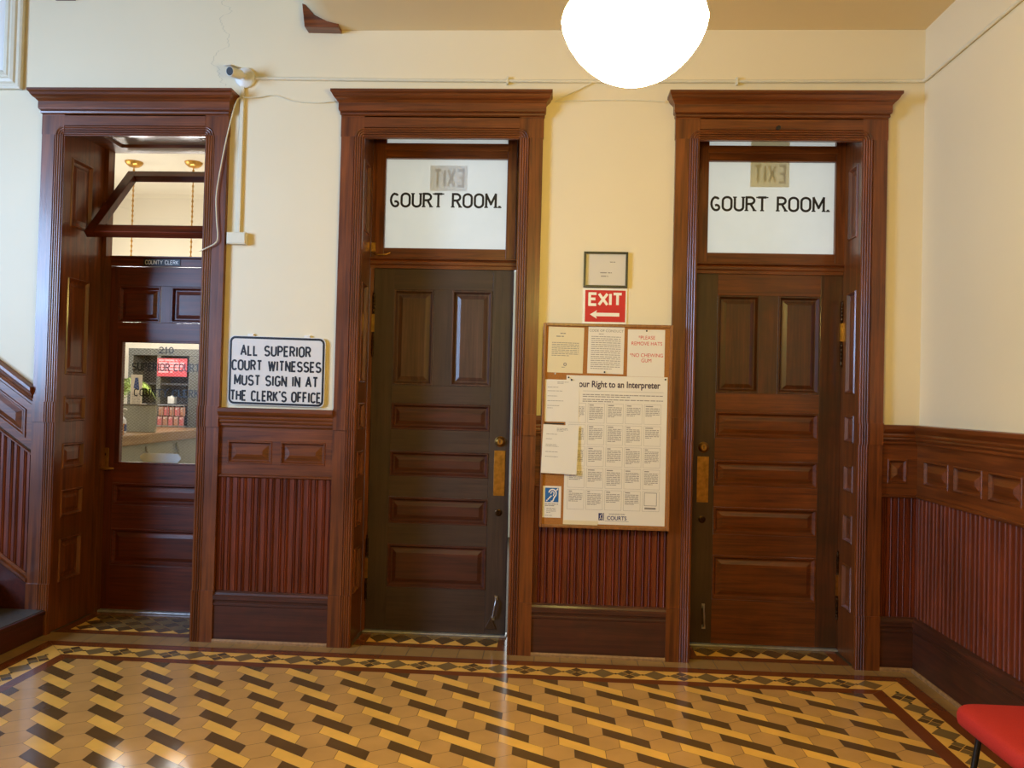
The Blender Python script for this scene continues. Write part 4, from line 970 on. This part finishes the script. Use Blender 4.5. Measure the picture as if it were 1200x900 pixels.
# ------------------------------------------------------------------ pendant schoolhouse lamp
prof_globe = [(.001, -.150), (.04, -.148), (.08, -.138), (.12, -.118), (.155, -.090), (.185, -.058), (.210, -.020), (.225, .015), (.230, .040), (.224, .062), (.205, .082), (.175, .096), (.140, .105), (.116, .110), (.108, .120), (.106, .150)]
def schoolhouse(X, Y, zc, label, mat, k=.823):
    pl = thing('pendant_lamp', label, 'lamp', (X, Y, 3.985))
    m = MB(); m.lathe([(r*k, h*k) for r, h in prof_globe], (X, Y, zc), 'z', 48); m.build('globe', mat, pl, smooth=True)
    m = MB(); m.lathe([(r*k, h*k) for r, h in [(.118, .140), (.120, .150), (.120, .185), (.100, .20), (.05, .215), (.02, .24), (.012, .26)]], (X, Y, zc), 'z', 32); m.build('fitter', M['brass'], pl, smooth=True)
    m = MB(); m.tube([(X, Y, zc+.25*k), (X, Y, 3.96)], .009, 12); m.build('stem', M['brass'], pl, smooth=True)
    m = MB(); m.lathe([(.011, -.05), (.03, -.045), (.055, -.025), (.065, -.001)], (X, Y, 3.985), 'z', 28); m.build('canopy', M['brass'], pl, smooth=True)
schoolhouse(.190, -2.90, 2.580, 'large glowing white globe lamp hanging from the hall ceiling', M['globe'])

# ------------------------------------------------------------------ red chair
ch = thing('chair', 'red upholstered chair with black tube legs against right wall', 'chair', (1.80, -1.95, 0))
def cushion(x0, x1, y0, y1, z0, z1, r, T=None):
    m = MB(T); base = rrect(x0, x1, y0, y1, r, 6); n = len(base); cx, cy = (x0+x1)/2, (y0+y1)/2; H = z1-z0
    lev = [(.94, z0), (.985, z0+.12*H), (1, z0+.3*H), (1, z0+.55*H), (.985, z0+.76*H), (.955, z0+.88*H), (.90, z0+.96*H), (.75, z1+.002), (.4, z1+.005), (.05, z1+.006)]
    pts = []
    for k, z in lev:
        hx, hy = (x1-x0)/2, (y1-y0)/2; off = (1-k)*hx
        pts += [(cx+(px-cx)*(hx-off)/hx, cy+(py-cy)*(hy-off*hy/hx if k < .9 else hy-off)/hy, z) for px, py in base]
    fs = [(i*n+j, i*n+(j+1) % n, (i+1)*n+(j+1) % n, (i+1)*n+j) for i in range(len(lev)-1) for j in range(n)]
    fs += [list(range(n))[::-1], list(range((len(lev)-1)*n, len(lev)*n))]
    m.add(pts, fs); return m
cushion(1.62, 2.08, -2.20, -1.70, .378, .452, .085).build('seat', M['red_fabric'], ch, smooth=True)
ang = math.radians(12)
TB = lambda a, b, d: (2.09+d*math.cos(ang)+b*math.sin(ang), a, .62+b*math.cos(ang)-d*math.sin(ang))
cushion(-2.18, -1.72, -.0, .34, -.055, .0, .08, lambda a, b, d: TB(a, b, -d-.03)).build('backrest', M['red_fabric'], ch, smooth=True)
for yy, nm in ((-1.80, 1), (-2.10, -1)):
    m = MB(); m.tube([(1.645, yy+.015*nm, .018), (1.69, yy, .36)], .0115, 12); lg = m.build('leg', M['black_metal'], ch, smooth=True)
    m = MB(); m.lathe([(.015, 0), (.016, .022), (.013, .026)], (1.644, yy+.015*nm, .0005), 'z', 14); m.build('foot_cap', M['rubber'], lg)
    m = MB(); m.tube([(2.13, yy+.015*nm, .018), (2.055, yy, .36), (2.06, yy, .44), (2.115, yy, .60), (2.185, yy, .93)], .0115, 12); lg = m.build('leg', M['black_metal'], ch, smooth=True)
    m = MB(); m.lathe([(.015, 0), (.016, .022), (.013, .026)], (2.131, yy+.015*nm, .0005), 'z', 14); m.build('foot_cap', M['rubber'], lg)
m = MB()
for a, b in (((1.69, -1.80), (1.69, -2.10)), ((2.055, -1.80), (2.055, -2.10)), ((1.69, -1.80), (2.055, -1.80)), ((1.69, -2.10), (2.055, -2.10))): m.tube([(a[0], a[1], .362), (b[0], b[1], .362)], .0115, 10)
m.build('seat_frame', M['black_metal'], ch, smooth=True)

# ------------------------------------------------------------------ the clerk's office seen through the door
co = thing('counter', 'grey green service counter with wooden top seen through wired glass', 'counter', (-4.3, 2.6, 0))
m = MB(); m.box(-4.38, -3.89, 1.35, 3.45, 0, 1.09); m.build('cabinet', M['counter_front'], co, bevel=.004)
m = MB(); m.box(-4.42, -3.84, 1.30, 3.50, 1.09, 1.19); m.build('top', M['counter_edge'], co, bevel=.012)
for yy in (1.7, 2.3, 2.9):
    m = MB(); m.tube([(-3.885, yy, 1.06)]+[(-3.875+.03*math.sin(t*.5), yy, .93+.09*math.cos(t)) for t in [i*.5 for i in range(10)]], .014, 8); m.build('scroll_bracket', M['counter_front'], co, smooth=True)
pt = thing('partition_panel', 'grey fabric desk partition standing on the office counter', 'partition', (-4.05, 2.42, 1.19))
m = MB(); m.box(-4.24, -3.868, 2.41, 2.44, 1.191, 1.45); m.build('panel', M['partition'], pt, bevel=.004)
m = MB(); m.box(-4.245, -3.863, 2.405, 2.445, 1.45, 1.462); m.build('edge_strip', M['olive_metal'], pt)
hs = thing('sanitizer_bottle', 'white pump bottle with blue label on the office counter', 'bottle', (-4.08, 2.10, 1.19))
bx, by = -4.02, 2.10
m = MB(); m.lathe([(.034, .001), (.040, .006), (.040, .115), (.030, .14), (.014, .155), (.014, .17)], (bx, by, 1.19), 'z', 20); m.build('bottle', M['bottle_clear'], hs, smooth=True)
m = MB(); m.lathe([(.0415, .025), (.0415, .09)], (bx, by, 1.19), 'z', 20); m.build('label', M['pump_blue'], hs, smooth=True)
m = MB(); m.lathe([(.016, .168), (.016, .19), (.006, .195), (.006, .225), (.012, .228), (.012, .24)], (bx, by, 1.19), 'z', 14); m.tube([(bx, by, 1.424), (bx+.045, by-.01, 1.42), (bx+.052, by-.01, 1.412)], .006, 8); m.build('pump', M['white_plastic'], hs, smooth=True)
bw = thing('wooden_box', 'small honey wood box at the near end of the counter', 'box', (-3.95, 1.8, 1.19))
m = MB(); m.box(-4.02, -3.86, 1.74, 1.86, 1.191, 1.28); m.build('box', M['box_wood'], bw, bevel=.003)
m = MB(); m.box(-4.025, -3.855, 1.735, 1.865, 1.28, 1.295); m.build('lid', M['box_wood'], bw, bevel=.003)
ss = thing('leaflet_stand', 'tall white printed card with a blue picture above the grey partition', 'sign', (-4.04, 2.36, 1.463))
m = MB(); m.box(-4.09, -3.975, 2.352, 2.356, 1.463, 1.75); m.box(-4.09, -3.975, 2.352, 2.446, 1.4625, 1.467); m.build('card', M['paper'], ss, bevel=.001)
m = MB(); m.quad((-4.06, 2.3512, 1.62), (-4.00, 2.3512, 1.60), (-4.015, 2.3512, 1.72), (-4.045, 2.3512, 1.72)); m.build('picture', M['pump_blue'], ss)
m = MB(); textlines(m, -4.075, -3.985, 1.57, 9, .015, .006, lambda p, q: (p, 2.3512, q)); m.build('printing', M['ink'], ss, recalc=False)
cb = thing('display_cabinet', 'dark olive shelving cabinet behind the office counter', 'cabinet', (-4.48, 3.8, 0))
m = MB()
for b in ((-4.92, -4.86, 0, 2.07), (-4.20, -4.08, 0, 2.07), (-4.58, -4.53, 0, 2.0)): m.box(b[0], b[1], 3.76, 4.05, b[2], b[3])
m.box(-4.92, -4.08, 3.755, 4.05, 2.0, 2.08); m.build('frame', M['olive_metal'], cb, bevel=.004)
m = MB(); m.box(-4.86, -4.20, 4.0, 4.04, 0, 2.0); m.build('back_panel', M['cab_dark'], cb)
for z in (.3, .8, 1.12, 1.42, 1.66): m = MB(); m.box(-4.86, -4.20, 3.765, 4.0, z, z+.025); m.build('shelf', M['cab_dark'], cb, bevel=.002)
rp = thing('red_poster', 'red and white lettered board in the office cabinet', 'poster', (-4.37, 3.74, 1.77))
m = MB(); m.box(-4.565, -4.215, 3.742, 3.754, 1.76, 1.97); m.build('board', plain('rose_board', srgb(190, 62, 70), .5), rp)
m = MB(); F = lambda p, q: (p, 3.741, q)
textlines(m, -4.55, -4.23, 1.955, 1, .02, .016, F); textlines(m, -4.55, -4.24, 1.925, 4, .034, .02, F); m.build('printing', M['pink'], rp, recalc=False)
for k in range(5):
    for j in range(2):
        a = -4.52+k*.064; z = 1.20+j*.11; mm = M['brochure_a'] if (k+j) % 2 else M['brochure_b']
        r = thing('brochure', ['leftmost', 'second', 'middle', 'fourth', 'rightmost'][k]+(' brochure in the upper row' if j else ' brochure in the lower row')+' of the cabinet rack', 'brochure', (a+.028, 3.74-.03*j, z), 'brochures in the cabinet rack')
        m = MB(); m.box(a, a+.056, 3.70+.02*j, 3.706+.02*j, z, z+.10); m.build('leaflet', mm, r)
        m = MB(); F = lambda p, q: (p, 3.6992+.02*j, q); textlines(m, a+.006, a+.05, z+.092, 2, .012, .007, F); m.build('printing', M['paper'], r, recalc=False)
rk = tag((lambda m: (m.box(-4.54, -4.19, 3.69, 3.75, 1.185, 1.198), [m.tube([(-4.53+.064*k, 3.692, 1.19), (-4.53+.064*k, 3.692, 1.43)], .003, 6) for k in range(6)], m.tube([(-4.53, 3.692, 1.43), (-4.21, 3.692, 1.43)], .004, 6), m.build('brochure_rack', M['steel']))[-1])(MB()), 'wire brochure rack in the office cabinet', 'rack')
m = MB(); m.box(-4.46, -4.38, 3.80, 3.86, 1.446, 1.53); m.lathe([(.02, 0), (.02, .01)], (-4.42, 3.83, 1.53), 'z', 12)
tag(m.build('small_carton', M['white_plastic'], bevel=.004), 'small white carton on the shelf above the brochures', 'carton')
pp = thing('potted_palm', 'green feathery palm in a clay pot behind the counter', 'plant', (-4.66, 2.9, 0))
m = MB(); m.lathe([(.12, .001), (.16, .25), (.18, .27), (.18, .31), (.16, .31), (.15, .28), (.001, .28)], (-4.66, 2.9, 0), 'z', 24); m.build('pot', M['terracotta'], pp, smooth=True)
m = MB(); m.tube([(-4.66, 2.9, .27), (-4.65, 2.9, .7), (-4.66, 2.9, 1.32)], [.03, .024, .02], 8); m.build('trunk', M['counter_edge'], pp, smooth=True)
for k in range(14):
    a = k*2.4; el = .5+.5*random.random(); m = MB(); L = .62; P = []
    for i in range(9):
        t = i/8; rr = L*t*math.cos(el*.8)*(.85); P.append(Vector((-4.66+rr*math.cos(a), 2.9+rr*math.sin(a), 1.32+L*1.35*math.sin(el+.4)*t*(1.35-t)*1.1)))
    m.tube(P, [.006*(1-.7*i/8) for i in range(9)], 5)
    for i in range(1, 9):
        d = (P[i]-P[i-1]).normalized(); sd = d.cross(Vector((0, 0, 1))).normalized()
        for sg in (-1, 1):
            for off in (0, .5):
                b = P[i-1].lerp(P[i], off); tip = b+sd*sg*.17*(1-.5*i/9)+d*.12+Vector((0, 0, -.06))
                m.add([tuple(b), tuple(b.lerp(tip, .4)+d*.014), tuple(tip), tuple(b.lerp(tip, .4)-d*.010)], [(0, 1, 2, 3)])
    m.build('frond', M['leaf'], pp, recalc=False)
for X, lb in ((-4.44, 'left hand brass pendant lamp in the clerk office'), (-3.80, 'right hand brass pendant lamp in the clerk office')):
    Y = 2.9; r = thing('office_pendant', lb, 'lamp', (X, Y, 3.99))
    m = MB(); m.lathe([(.012, -.06), (.05, -.05), (.075, -.03), (.09, -.01), (.09, -.001)], (X, Y, 3.99), 'z', 24); m.build('canopy', M['brass'], r, smooth=True)
    m = MB(); m.tube([(X, Y, 3.94), (X, Y, 2.36)], .006, 8)
    for i in range(30): m.lathe([(.003, -.018), (.011, -.008), (.011, .008), (.003, .018)], (X, Y, 3.90-.053*i), 'z', 8)
    m.build('chain', M['brass'], r, smooth=True)
    m = MB(); m.lathe([(.001, -.13), (.06, -.12), (.11, -.08), (.135, -.02), (.13, .04), (.10, .09), (.06, .12), (.05, .15)], (X, Y, 2.24), 'z', 28); m.build('globe', M['office_globe'], r, smooth=True)
